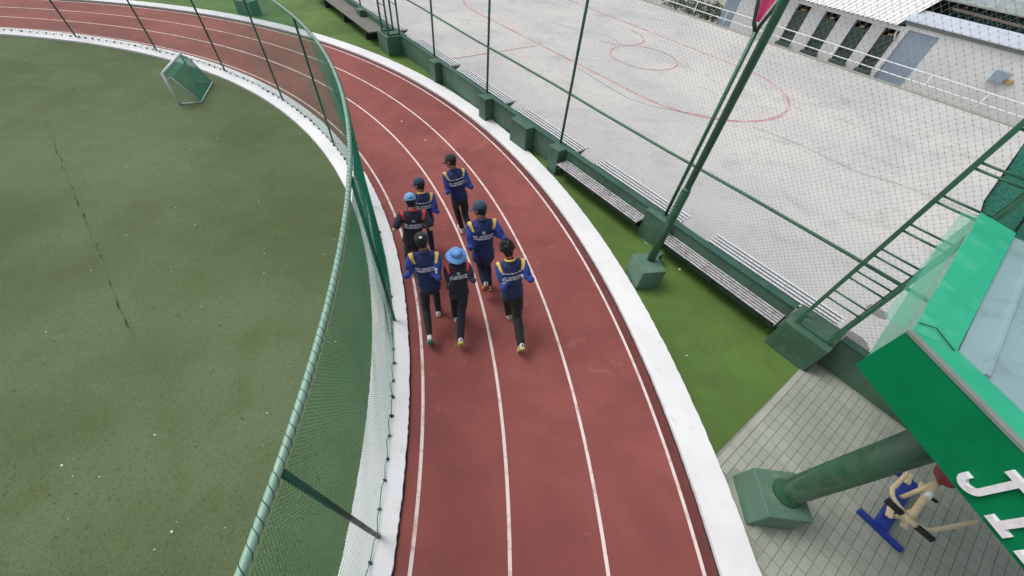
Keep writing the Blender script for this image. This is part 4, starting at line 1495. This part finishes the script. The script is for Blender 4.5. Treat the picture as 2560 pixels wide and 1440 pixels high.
def make_person(key, label, jacket, trousers, sleeve_long=True, turn=0.0, head=None, collar=None, skin='skin', shoe=('shoe_white', 'sole_white'), shoes=None, upper_text=None, emblem=None, jhem=.0, legw=1.0, build=1.0, nod=.15):
    p = {k_: (Vector(v_) if isinstance(v_, tuple) else v_) for k_, v_ in POSES[key].items()}
    S = p['S']
    k = S / 1.6 * build
    F, R = p['F'], p['R']
    hip, neck, hd = p['hip'], p['neck'], p['head']
    base = Vector((hip.x, hip.y, 0))
    root = thing('person', label, 'person', base, 'runners in training kit on the red track')
    T = Matrix.Translation(-base)
    seed = sum(map(ord, key))
    axis = (neck - hip).normalized()
    Rp = (R - axis * R.dot(axis)).normalized()
    Bk = Rp.cross(axis).normalized()
    if Bk.dot(F) > 0:
        Bk = -Bk
    L = (neck - hip).length
    # head frame
    up = (hd - neck).normalized()
    up = (up * .75 + UP * .25 - F * nod * .3).normalized()
    fh = (F * math.cos(turn) - R * math.sin(turn))
    fh = (fh - up * fh.dot(up)).normalized()
    rh = fh.cross(up).normalized()
    hk = (.55 * k + .45) * .90
    HF = (rh, fh, up)
    def H(x, y, z):
        return hd + (rh * x + fh * y + up * z) * hk
    # ---- body: head with a face, neck, torso, arms, legs, hands in one skin
    mb = MB()
    ball(mb, H(0, -.006, .018), .092 * hk, HF, (.84, 1.06, 1.08), 20)
    ball(mb, H(0, .030, -.050), .066 * hk, HF, (.86, .95, .98), 18)
    ball(mb, H(0, .056, -.088), .026 * hk, HF, (1.1, .9, .8))
    mb.tube([H(0, .080, .012), H(0, .108, -.026), H(0, .092, -.034)], [.009 * hk, .015 * hk, .012 * hk], 8)
    for sg in (-1, 1):
        ball(mb, H(sg * .078, -.006, -.012), .028 * hk, HF, (.35, .7, 1.1), 10)
        ball(mb, H(sg * .032, .074, .026), .018 * hk, HF, (1.2, .7, .5), 10)
    ball(mb, H(0, .088, -.058), .016 * hk, HF, (1.35, .6, .5), 10)
    limb(mb, [neck - axis * .05 * k - Bk * .03, neck * .45 + hd * .55 - fh * .018 * hk], [.052 * k, .046 * k])
    loft(mb, [(hip - axis * .03, Rp, Bk, .11 * k, .075 * k), (hip + axis * L * .3, Rp, Bk, .105 * k, .07 * k), (hip + axis * L * .75, Rp, Bk, .125 * k, .075 * k), (neck - axis * .02, Rp, Bk, .05 * k, .045 * k)])
    hands = []
    for sd, sg in (('l', -1), ('r', 1)):
        s_, e_, w_ = p['s' + sd], p['e' + sd], p['w' + sd]
        limb(mb, [neck - axis * .04 * k, s_], [.035 * k, .042 * k])
        limb(mb, [s_, e_, w_], [.040 * k, .026 * k, .021 * k] if sleeve_long else [.042 * k, .036 * k, .024 * k])
        limb(mb, [hip, p['h' + sd], p['k' + sd], p['a' + sd]], [.08 * k, .075 * k, .045 * k, .032 * k])
        # foot core inside the shoe
        fd_ = (p['t' + sd] - p['a' + sd]).normalized()
        limb(mb, [p['a' + sd], p['a' + sd] + fd_ * .06], [.03 * k, .025 * k])
        # hand: palm, four bent fingers and a thumb, loosely closed
        d_ = (w_ - e_).normalized()
        side = R * -sg                     # palm faces the body
        side = (side - d_ * side.dot(d_)).normalized()
        v_ = d_.cross(side).normalized()
        if v_.z < 0:
            v_ = -v_
        hkx = .9 * k
        loft(mb, [(w_ - d_ * .005, v_, side, .022 * hkx, .016 * hkx), (w_ + d_ * .03 * hkx, v_, side, .034 * hkx, .016 * hkx), (w_ + d_ * .075 * hkx, v_, side, .038 * hkx, .015 * hkx)], 12)
        for q, (off, ln) in enumerate(((-.028, .052), (-.010, .060), (.009, .064), (.027, .058))):
            b0 = w_ + d_ * .072 * hkx + v_ * off * hkx
            b1 = b0 + (d_ * .8 + side * .45).normalized() * ln * .50 * hkx
            b2 = b1 + (side * .95 + d_ * .1).normalized() * ln * .42 * hkx
            b3 = b2 + (side * .5 - d_ * .85).normalized() * ln * .34 * hkx
            limb(mb, [b0, b1, b2, b3], [.0095 * hkx, .009 * hkx, .0085 * hkx, .0075 * hkx], 8)
        t0_ = w_ + d_ * .018 * hkx + v_ * .024 * hkx
        limb(mb, [t0_, t0_ + (d_ * .7 + v_ * .6 + side * .25).normalized() * .032 * hkx, t0_ + (d_ * .75 + v_ * .2 + side * .6).normalized() * .062 * hkx], [.012 * hkx, .0105 * hkx, .009 * hkx], 8)
    me = solid(mb, .0075, 2, 'body')
    me.materials.append(M[skin])
    me.transform(T)
    me.polygons.foreach_set('use_smooth', [True] * len(me.polygons))
    body = keep(link('body', me, root), root)
    for sg in (-1, 1):
        mb = MB()
        ball(mb, H(sg * .032, .0885, .010), .0125 * hk, HF, (1.2, .45, .75), 10)
        obj('eye', mb, M['eye'], body, True)
    mb = MB()
    ball(mb, H(0, .101, -.058), .012 * hk, HF, (1.7, .35, .4), 10)
    obj('mouth', mb, M['lip'], body, True)
    # ---- jacket
    mb = MB()
    w = k
    hem = hip - axis * (.015 + jhem) * k
    loft(mb, [(hem, Rp, Bk, .160 * w, .122 * w), (hip + axis * L * .10, Rp, Bk, .158 * w, .120 * w), (hip + axis * L * .32, Rp, Bk, .143 * w, .104 * w), (hip + axis * L * .55, Rp, Bk, .155 * w, .110 * w),
              (hip + axis * L * .76, Rp, Bk, .162 * w, .110 * w), (hip + axis * L * .90, Rp, Bk, .135 * w, .088 * w), (neck - axis * .005, Rp, Bk, .070 * w, .066 * w), (neck + axis * .018 * k, Rp, Bk, .058 * w, .058 * w)], 28)
    for sd, sg in (('l', -1), ('r', 1)):
        s_, e_, w_ = p['s' + sd], p['e' + sd], p['w' + sd]
        limb(mb, [neck - axis * .045 * k + Rp * sg * .04, s_ - axis * .006], [.055 * k, .060 * k])
        if sleeve_long:
            limb(mb, [s_, s_.lerp(e_, .5), e_, w_ - (w_ - e_).normalized() * .01], [.058 * k, .053 * k, .047 * k, .036 * k])
        else:
            limb(mb, [s_, s_.lerp(e_, .70)], [.062 * k, .062 * k])
    me = solid(mb, .010, 5, 'jacket')
    wrinkle(me, .006, 9, seed)
    wrinkle(me, .004, 22, seed + 2)
    at = me.attributes.new('cut', 'FLOAT_VECTOR', 'POINT')
    q_ = 1.6 / S
    def segd(x, a_, b_):
        ab = b_ - a_
        t = max(0, min(1, (x - a_).dot(ab) / ab.dot(ab)))
        return (x - a_ - ab * t).length, t
    for i, v_ in enumerate(me.vertices):
        d_ = v_.co - neck
        u_, vv = d_.dot(Rp), -d_.dot(axis)
        sd = 'l' if u_ < 0 else 'r'
        d1, t1 = segd(v_.co, p['s' + sd], p['e' + sd])
        d2, t2 = segd(v_.co, p['e' + sd], p['w' + sd])
        torso_r = math.hypot(u_ / .158, d_.dot(Bk) / .115) / k
        arm = 1.0 if ((d1 < .068 * k and t1 > .22) or (d2 < .06 * k)) and torso_r > .93 else 0.0
        at.data[i].vector = (u_ * q_, vv * q_, arm)
    me.materials.append(M[jacket])
    bvh = BVHTree.FromPolygons([v_.co.copy() for v_ in me.vertices], [tuple(f.vertices) for f in me.polygons])
    # back prints, laid on the cloth
    def conform(tm, v0, mat_, nm, rot=0.0, lift=.003):
        bm = bmesh.new()
        bm.from_mesh(tm)
        bmesh.ops.triangulate(bm, faces=bm.faces)
        for e_ in range(2):
            long_e = [e2 for e2 in bm.edges if e2.calc_length() > .02]
            if long_e:
                bmesh.ops.subdivide_edges(bm, edges=long_e, cuts=1)
                bmesh.ops.triangulate(bm, faces=bm.faces)
        for vtx in bm.verts:
            x, y = vtx.co.x, vtx.co.y
            tgt = neck - axis * (v0 * k) + Rp * x + axis * y
            hit = bvh.ray_cast(tgt + Bk * .5, -Bk, 1.0)
            c_ = hit[0] if hit[0] is not None else tgt + Bk * .1
            vtx.co = c_ + Bk * lift
        bm.to_mesh(tm)
        bm.free()
        tm.materials.clear()
        tm.materials.append(M[mat_])
        tm.transform(T)
        link(nm, tm, jk)
    me2 = me
    me2.transform(T)
    me2.polygons.foreach_set('use_smooth', [True] * len(me2.polygons))
    jk = keep(link('jacket', me2, root), root)
    conform(text_mesh('DG - SWARTONS', .0355 * k, .0024), .200 if not upper_text else .214, 'print', 'back_print')
    conform(text_mesh('CRICKET SCHOOL', .0330 * k, .0022), .236 if not upper_text else .250, 'print', 'back_print')
    if upper_text:
        conform(text_mesh(upper_text, .0325 * k, .0016), .148, 'print', 'back_print')
    if emblem == 'square':
        e_ = MB()
        h_ = .020 * k
        e_.add([(-h_, -h_, 0), (h_, -h_, 0), (h_, h_, 0), (-h_, h_, 0)], [(0, 1, 2, 3)])
        conform(e_.mesh('e', M['print']), .135, 'print', 'back_emblem')
        e_ = MB()
        for a_, b_, c_, d_ in ((-.010, -.012, -.004, .011), (-.004, .004, .010, .011), (.003, -.004, .010, .004), (-.004, -.004, .003, .0)):
            e_.add([(a_ * k, b_ * k, 0), (c_ * k, b_ * k, 0), (c_ * k, d_ * k, 0), (a_ * k, d_ * k, 0)], [(0, 1, 2, 3)])
        conform(e_.mesh('e', M['navy_cloth']), .135, 'navy_cloth', 'back_emblem', 0, .0045)
    elif emblem == 'crest':
        e_ = MB()
        P = [(-.036, -.010), (.036, -.010), (.020, .0), (.012, .006), (.016, .018), (.006, .016), (0, .026), (-.006, .016), (-.016, .018), (-.012, .006), (-.020, 0)]
        e_.add([(a_ * k, b_ * k, 0) for a_, b_ in P], [tuple(range(len(P)))])
        conform(e_.mesh('e', M['print_grey']), .125, 'print_grey', 'back_emblem')
    # collar
    mb = MB()
    prof = []
    for j in range(22):
        t = 2 * math.pi * j / 22
        prof.append(neck + axis * (.012 * k + .010 * k * math.cos(t)) + Rp * math.cos(t + math.pi / 2) * .062 * k + Bk * math.sin(t + math.pi / 2) * .060 * k)
    mb.tube(prof, .0125 * k, 8, closed=True)
    obj('collar', mb, M[collar] if collar else M[jacket + '_plain'], root, True)
    # ---- trousers
    mb = MB()
    loft(mb, [(hip - axis * .10 * k, Rp, Bk, .118 * k, .100 * k), (hip, Rp, Bk, .130 * k, .100 * k), (hip + axis * .06 * k, Rp, Bk, .122 * k, .092 * k)], 20)
    for sd, sg in (('l', -1), ('r', 1)):
        h_, kn, an = p['h' + sd], p['k' + sd], p['a' + sd]
        an2 = an + (kn - an).normalized() * (.045 if key == 'P5' and sd == 'l' else .01)
        ball(mb, h_ - R * sg * .014 + Bk * .022 * k - axis * .02 * k, .076 * k)
        limb(mb, [h_ - R * sg * .012, h_.lerp(kn, .5), kn, kn.lerp(an2, .35) + Bk * .008, an2], [.077 * k * (.5 + .5 * legw), .078 * k * legw, .062 * k * legw, .062 * k * legw, .048 * k * (1.15 * legw if legw > 1 else 1)])
    me = solid(mb, .010, 4, 'trousers')
    wrinkle(me, .005 * (2 * legw - 1.2), 10, seed + 5)
    me.materials.append(M[trousers])
    me.transform(T)
    me.polygons.foreach_set('use_smooth', [True] * len(me.polygons))
    link('trousers', me, root)
    # ---- shoes
    for sd, sg in (('l', -1), ('r', 1)):
        up_m, so_m = (shoes or {}).get(sd, shoe)
        an, to = p['a' + sd], p['t' + sd]
        fd_ = to - an
        planted = an.z < .095
        if planted:
            fx_ = (Vector((fd_.x, fd_.y, 0))).normalized()
            fz_ = UP.copy()
        else:
            fx_ = (fd_.normalized() * .93 + F * .10).normalized()
            fz_ = (kn_dir := (p['k' + sd] - an).normalized())
            fz_ = (F * .9 + UP * .45)
            fz_ = (fz_ - fx_ * fz_.dot(fx_)).normalized()
        fy_ = fz_.cross(fx_).normalized()
        kk = .62 * k + .36
        o_ = an - fz_ * (.072 * kk) if not planted else Vector((an.x, an.y, 0.004 + .024 * kk))
        mb = MB()
        secs = []
        for x, hw, zt in ((-.062, .020, .050), (-.055, .029, .072), (-.03, .034, .085), (.01, .036, .082), (.05, .038, .062), (.09, .043, .048), (.13, .045, .040), (.165, .040, .032), (.190, .026, .022), (.198, .012, .012)):
            secs.append((o_ + (fx_ * x + fz_ * zt / 2) * kk, fy_, fz_, hw * kk, zt / 2 * kk))
        loft(mb, secs, 16)
        sh_ = keep(obj('shoe', mb, M[up_m], root, True), root)
        mb = MB()
        out = []
        for x, hw in ((-.072, .018), (-.06, .033), (-.03, .038), (.02, .036), (.06, .040), (.10, .047), (.14, .048), (.175, .041), (.198, .024), (.206, .008)):
            out.append((x, hw))
        poly = [o_ + (fx_ * x + fy_ * hw + fz_ * .006) * kk for x, hw in out] + [o_ + (fx_ * x - fy_ * hw + fz_ * .006) * kk for x, hw in reversed(out)]
        mb.prism(poly, -fz_ * .028 * kk)
        obj('sole', mb, M[so_m], sh_, bevel=.004)
        if key in ('P6', 'P7', 'P4'):
            mb = MB()
            a_ = [o_ + (fx_ * x + fy_ * hw * s2 * 1.02 + fz_ * z_) * kk for s2, (x, hw, z_) in zip((1, 1, -1, -1), ((-.04, .034, .05), (-.01, .036, .06), (-.01, .036, .06), (-.04, .034, .05)))]
            mb.tube([o_ + (fx_ * -.066 + fz_ * .020) * kk, o_ + (fx_ * -.066 + fz_ * .055) * kk], .010 * kk, 8)
            obj('heel_tab', mb, M['shoe_blue' if key == 'P6' else 'shoe_black'], sh_, True)
        # sock
        mb = MB()
        kn = p['k' + sd]
        u2 = (kn - an).normalized()
        mb.tube([an - fz_ * .02 * kk, an + u2 * .075], [.034 * kk, .036 * kk], 12)
        obj('sock', mb, M['sock'] if key in ('P5', 'P4', 'P6') else M['shoe_black'], root, True)
    # ---- hair and headwear
    def cap(mt, emb=None, hole=False, bill_f=1.0):
        c_ = keep(thing_part('cap', root), root)
        mb = MB()
        prof = [(.103, -.012), (.106, .0), (.1045, .022), (.098, .048), (.082, .075), (.057, .094), (.028, .104), (.004, .107)]
        mb.lathe(H(0, -.008, .030), [(r_ * hk, z_ * hk) for r_, z_ in prof], 28, up, rh, 0, .90, 1.10)
        obj('crown', mb, M[mt], c_, True)
        mb = MB()
        V, Fc = [], []
        for i in range(13):
            t = -1.05 + 2.1 * i / 12
            for j in range(5):
                q = j / 4
                x = math.sin(t) * (.094 + .008 * q)
                y = math.cos(t) * .108 + q * .074 * bill_f * math.cos(t * .75)
                z = .024 - .018 * q - .030 * (math.sin(t) ** 2) - .004
                V.append(H(x, y - .008, z))
        for i in range(12):
            for j in range(4):
                Fc.append((i * 5 + j, i * 5 + j + 1, (i + 1) * 5 + j + 1, (i + 1) * 5 + j))
        nV = len(V)
        V2 = [q + up * .006 for q in V]
        Fc2 = [tuple(i + nV for i in reversed(f)) for f in Fc]
        rim = []
        bd_ = [i * 5 for i in range(13)] + [12 * 5 + j for j in range(1, 5)] + [i * 5 + 4 for i in range(11, -1, -1)] + [j for j in range(3, 0, -1)]
        for a_, b_ in zip(bd_, bd_[1:] + bd_[:1]):
            rim.append((a_, b_, b_ + nV, a_ + nV))
        mb.add(V + V2, Fc + Fc2 + rim)
        obj('bill', mb, M[mt], c_, True)
        mb = MB()
        ball(mb, H(0, -.008, .138), .008 * hk, HF, (1, 1, .6), 8)
        obj('button', mb, M[mt], c_, True)
        def on_crown(az, el, rr):
            """point on the crown seen from the head centre"""
            return H(math.sin(az) * math.cos(el) * .107 * .9 * rr, -math.cos(az) * math.cos(el) * .107 * 1.1 * rr - .008, .032 + math.sin(el) * .107 * rr)
        if hole:
            mb = MB()
            V = [on_crown(0, .22, 1.03)]
            for i in range(17):
                t = math.pi * i / 16
                V.append(on_crown(.34 * math.cos(t), .02 + .34 * math.sin(t), 1.025))
            mb.add(V, [(0, i, i + 1) for i in range(1, 17)])
            obj('back_opening', mb, M['hair'], c_, True)
            mb = MB()
            mb.tube([on_crown(.42 * (i / 5 - 1), .0, 1.03) for i in range(11)], .006 * hk, 6)
            obj('strap', mb, M[mt], c_, True)
        if emb:
            mb = MB()
            az0, el0, wa, we = emb
            V = [on_crown(az0, el0, 1.045)]
            for i in range(18):
                t = 2 * math.pi * i / 18
                V.append(on_crown(az0 + wa * math.cos(t), el0 + we * math.sin(t), 1.035))
            mb.add(V, [(0, i, i % 18 + 1) for i in range(1, 19)])
            obj('emblem', mb, M['print'], c_, True)
    def hair_shell(lo=True):
        mb = MB()
        ball(mb, H(0, -.016, .012), .098 * hk, HF, (.87, 1.05, 1.02), 20)
        ball(mb, H(0, -.035, -.055), .066 * hk, HF, (.95, .85, .95), 16)
        V2 = []
        me = solid(mb, .010, 2, 'hair')
        bm = bmesh.new()
        bm.from_mesh(me)
        dele = []
        for vtx in bm.verts:
            d_ = vtx.co - hd
            y, z = d_.dot(fh) / hk, d_.dot(up) / hk
            vtx.co += (vtx.co - hd).normalized() * .004 * noise.noise(vtx.co * 60)
            if y > .02 and z < .05 or z < -.115:
                dele.append(vtx)
        bmesh.ops.delete(bm, geom=dele, context='VERTS')
        bm.to_mesh(me)
        bm.free()
        me.materials.append(M['hair'])
        me.transform(T)
        link('hair', me, root)
    if head[0] == 'cap':
        hair_shell()
        cap(*head[1:])
    elif head[0] == 'hat':
        hair_shell()
        ht = keep(thing_part('sun_hat', root), root)
        hu = (up * math.cos(.72) - fh * math.sin(.72)).normalized()
        hf = rh.cross(hu).normalized() * -1
        if hf.dot(fh) < 0:
            hf = -hf
        def HT(x, y, z):
            return hd - fh * .012 + (rh * x + hf * y + hu * (z - .012)) * hk
        prof = [(.100, -.005), (.103, .0), (.101, .04), (.094, .072), (.080, .084), (.045, .089), (.003, .090)]
        mb = MB().lathe(HT(0, -.004, .040), [(r_ * hk, z_ * hk) for r_, z_ in prof], 30, hu, rh, 0, .92, 1.05)
        obj('crown', mb, M['hat_sky'], ht, True)
        mb = MB()
        prof = [(.092, .0), (.11, -.003), (.14, -.014), (.166, -.030), (.176, -.040), (.177, -.034), (.166, -.022), (.14, -.007), (.11, .005), (.092, .008)]
        V, Fc = [], []
        n_ = 36
        for r_, z_ in prof:
            for j in range(n_):
                t = 2 * math.pi * j / n_
                zz = z_ + .012 * math.sin(2 * t + .6) * max(0, (r_ - .1) / .08)
                V.append(HT(math.cos(t) * r_ * .95, math.sin(t) * r_ * 1.03 - .004, .040 + zz))
        for i in range(len(prof) - 1):
            for j in range(n_):
                Fc.append((i * n_ + j, i * n_ + (j + 1) % n_, (i + 1) * n_ + (j + 1) % n_, (i + 1) * n_ + j))
        mb.add(V, Fc)
        obj('brim', mb, M['hat_sky'], ht, True)
        mb = MB()
        mb.tube([HT(math.cos(t * .3) * .1015 * .92, math.sin(t * .3) * .1015 * 1.05 - .004, .050) for t in range(21)], .004 * hk, 6, closed=True)
        obj('band', mb, M['hat_sky'], ht, True)
        mb = MB()
        for q in range(4):
            a_ = -1.25 + .12 * q
            mb.tube([HT(math.cos(a_) * .103 * .92, math.sin(a_) * .103 * 1.05 - .006, .070), HT(math.cos(a_) * .104 * .92, math.sin(a_) * .104 * 1.05 - .006, .083)], .003 * hk, 5)
        obj('stitched_mark', mb, M['red'], ht)
    else:
        mb = MB()
        rg = random.Random(seed)
        ball(mb, H(0, -.016, .024), .100 * hk, HF, (.90, 1.02, 1.02), 20)
        ball(mb, H(0, -.036, -.055), .070 * hk, HF, (.95, .85, .95), 16)
        for q in range(150):
            th, ph = rg.uniform(0, 6.28), math.acos(rg.uniform(-.55, 1))
            x, y, z = math.sin(ph) * math.cos(th), math.sin(ph) * math.sin(th), math.cos(ph)
            if y > .35 and z < .45:
                continue
            ball(mb, H(x * .092, y * .104 - .012, z * .102 + .024), rg.uniform(.012, .024) * hk, HF, (1, 1, 1), 6)
        me = solid(mb, .0065, 1, 'hair')
        wrinkle(me, .006, 70, seed)
        bm = bmesh.new()
        bm.from_mesh(me)
        dele = [vtx for vtx in bm.verts if (vtx.co - hd).dot(fh) / hk > .05 and (vtx.co - hd).dot(up) / hk < .05]
        bmesh.ops.delete(bm, geom=dele, context='VERTS')
        bm.to_mesh(me)
        bm.free()
        me.materials.append(M['hair'])
        me.transform(T)
        hr_ = keep(link('hair', me, root), root)
        mb = MB()
        for q in range(170):                       # loose curls standing off the crown
            th, ph = rg.uniform(0, 6.28), math.acos(rg.uniform(-.3, 1))
            x, y, z = math.sin(ph) * math.cos(th), math.sin(ph) * math.sin(th), math.cos(ph)
            if y > .5 and z < .4:
                continue
            a_ = H(x * .098, y * .108 - .012, z * .108 + .024)
            d_ = (a_ - hd).normalized()
            e_ = d_.orthogonal().normalized()
            f_ = d_.cross(e_)
            pts = [a_ + d_ * (.006 * j) + (e_ * math.cos(j * 1.5 + th) + f_ * math.sin(j * 1.5 + th)) * .006 for j in range(5)]
            mb.tube(pts, [.0032, .003, .0028, .0022, .001], 4)
        obj('curls', mb, M['hair'], hr_, kind='stuff')
    return root

def thing_part(name, parent):
    o = bpy.data.objects.new(name, None)
    COL.objects.link(o)
    o.parent = parent
    return o

ROYAL = (rgb(20, 39, 90), rgb(31, 60, 142))
DARK = (rgb(26, 28, 46), rgb(34, 36, 60))
M['jacket_royal'] = jacket_mat('royal_blue_jacket', *ROYAL, rgb(226, 186, 98))
M['jacket_royal_plain'] = cloth('royal_blue_collar', ROYAL[0])
M['jacket_dark'] = jacket_mat('dark_navy_jacket', *DARK, rgb(206, 62, 66))
M['jacket_dark_plain'] = cloth('dark_navy_collar', DARK[0])

make_person('P1', 'runner farthest ahead in a black cap and royal blue jacket, looking left', 'jacket_royal', 'black_cloth',
            turn=R_(52), head=('cap', 'cap_black'), shoe=('shoe_peach', 'sole_white'), upper_text='Simmon Sports Hub')
make_person('P2', 'runner in navy cap and yellow collar, half hidden behind the sky blue cap', 'jacket_royal', 'navy_cloth',
            turn=R_(40), head=('cap', 'cap_navy', (2.5, .55, .16, .05)), collar='yellow', shoe=('shoe_black', 'sole_white'), upper_text='Simmon Sports Hub')
make_person('P3', 'runner in sky blue cap and dark short sleeved shirt with red shoulder stripes', 'jacket_dark', 'black_navy', sleeve_long=False,
            turn=R_(4), head=('cap', 'cap_sky', None, True), collar='red', skin='skin_pale', emblem='crest', build=1.04)
make_person('P4', 'runner in navy cap and long blue jacket, lifting a shoe with brown sole', 'jacket_royal', 'navy_cloth',
            turn=R_(38), head=('cap', 'cap_navy', (2.5, .55, .16, .05)), shoe=('shoe_white', 'sole_white'), shoes={'l': ('shoe_white', 'sole_gum')}, emblem='square', jhem=.05, legw=1.1)
make_person('P5', 'runner in black cap with white badge, blue jacket and black leggings', 'jacket_royal', 'black_cloth',
            turn=R_(-3), head=('cap', 'cap_black', (0.0, .42, .24, .15)), shoe=('shoe_white', 'sole_white'), shoes={'l': ('shoe_white', 'sole_green')}, legw=.95)
make_person('P6', 'small runner in a wide brimmed sky blue sun hat and dark kit', 'jacket_dark', 'black_navy',
            head=('hat',), shoe=('shoe_white', 'sole_white'), shoes={'r': ('shoe_white', 'sole_yellow')}, emblem='square', jhem=.04, legw=1.12)
make_person('P7', 'bareheaded runner with curly black hair and yellow collar, at the right', 'jacket_royal', 'black_cloth',
            turn=R_(8), legw=1.08, head=('curls',), collar='yellow', shoe=('shoe_white', 'sole_white'), shoes={'r': ('shoe_white', 'sole_lime')}, upper_text='Simmon Sports Hub')
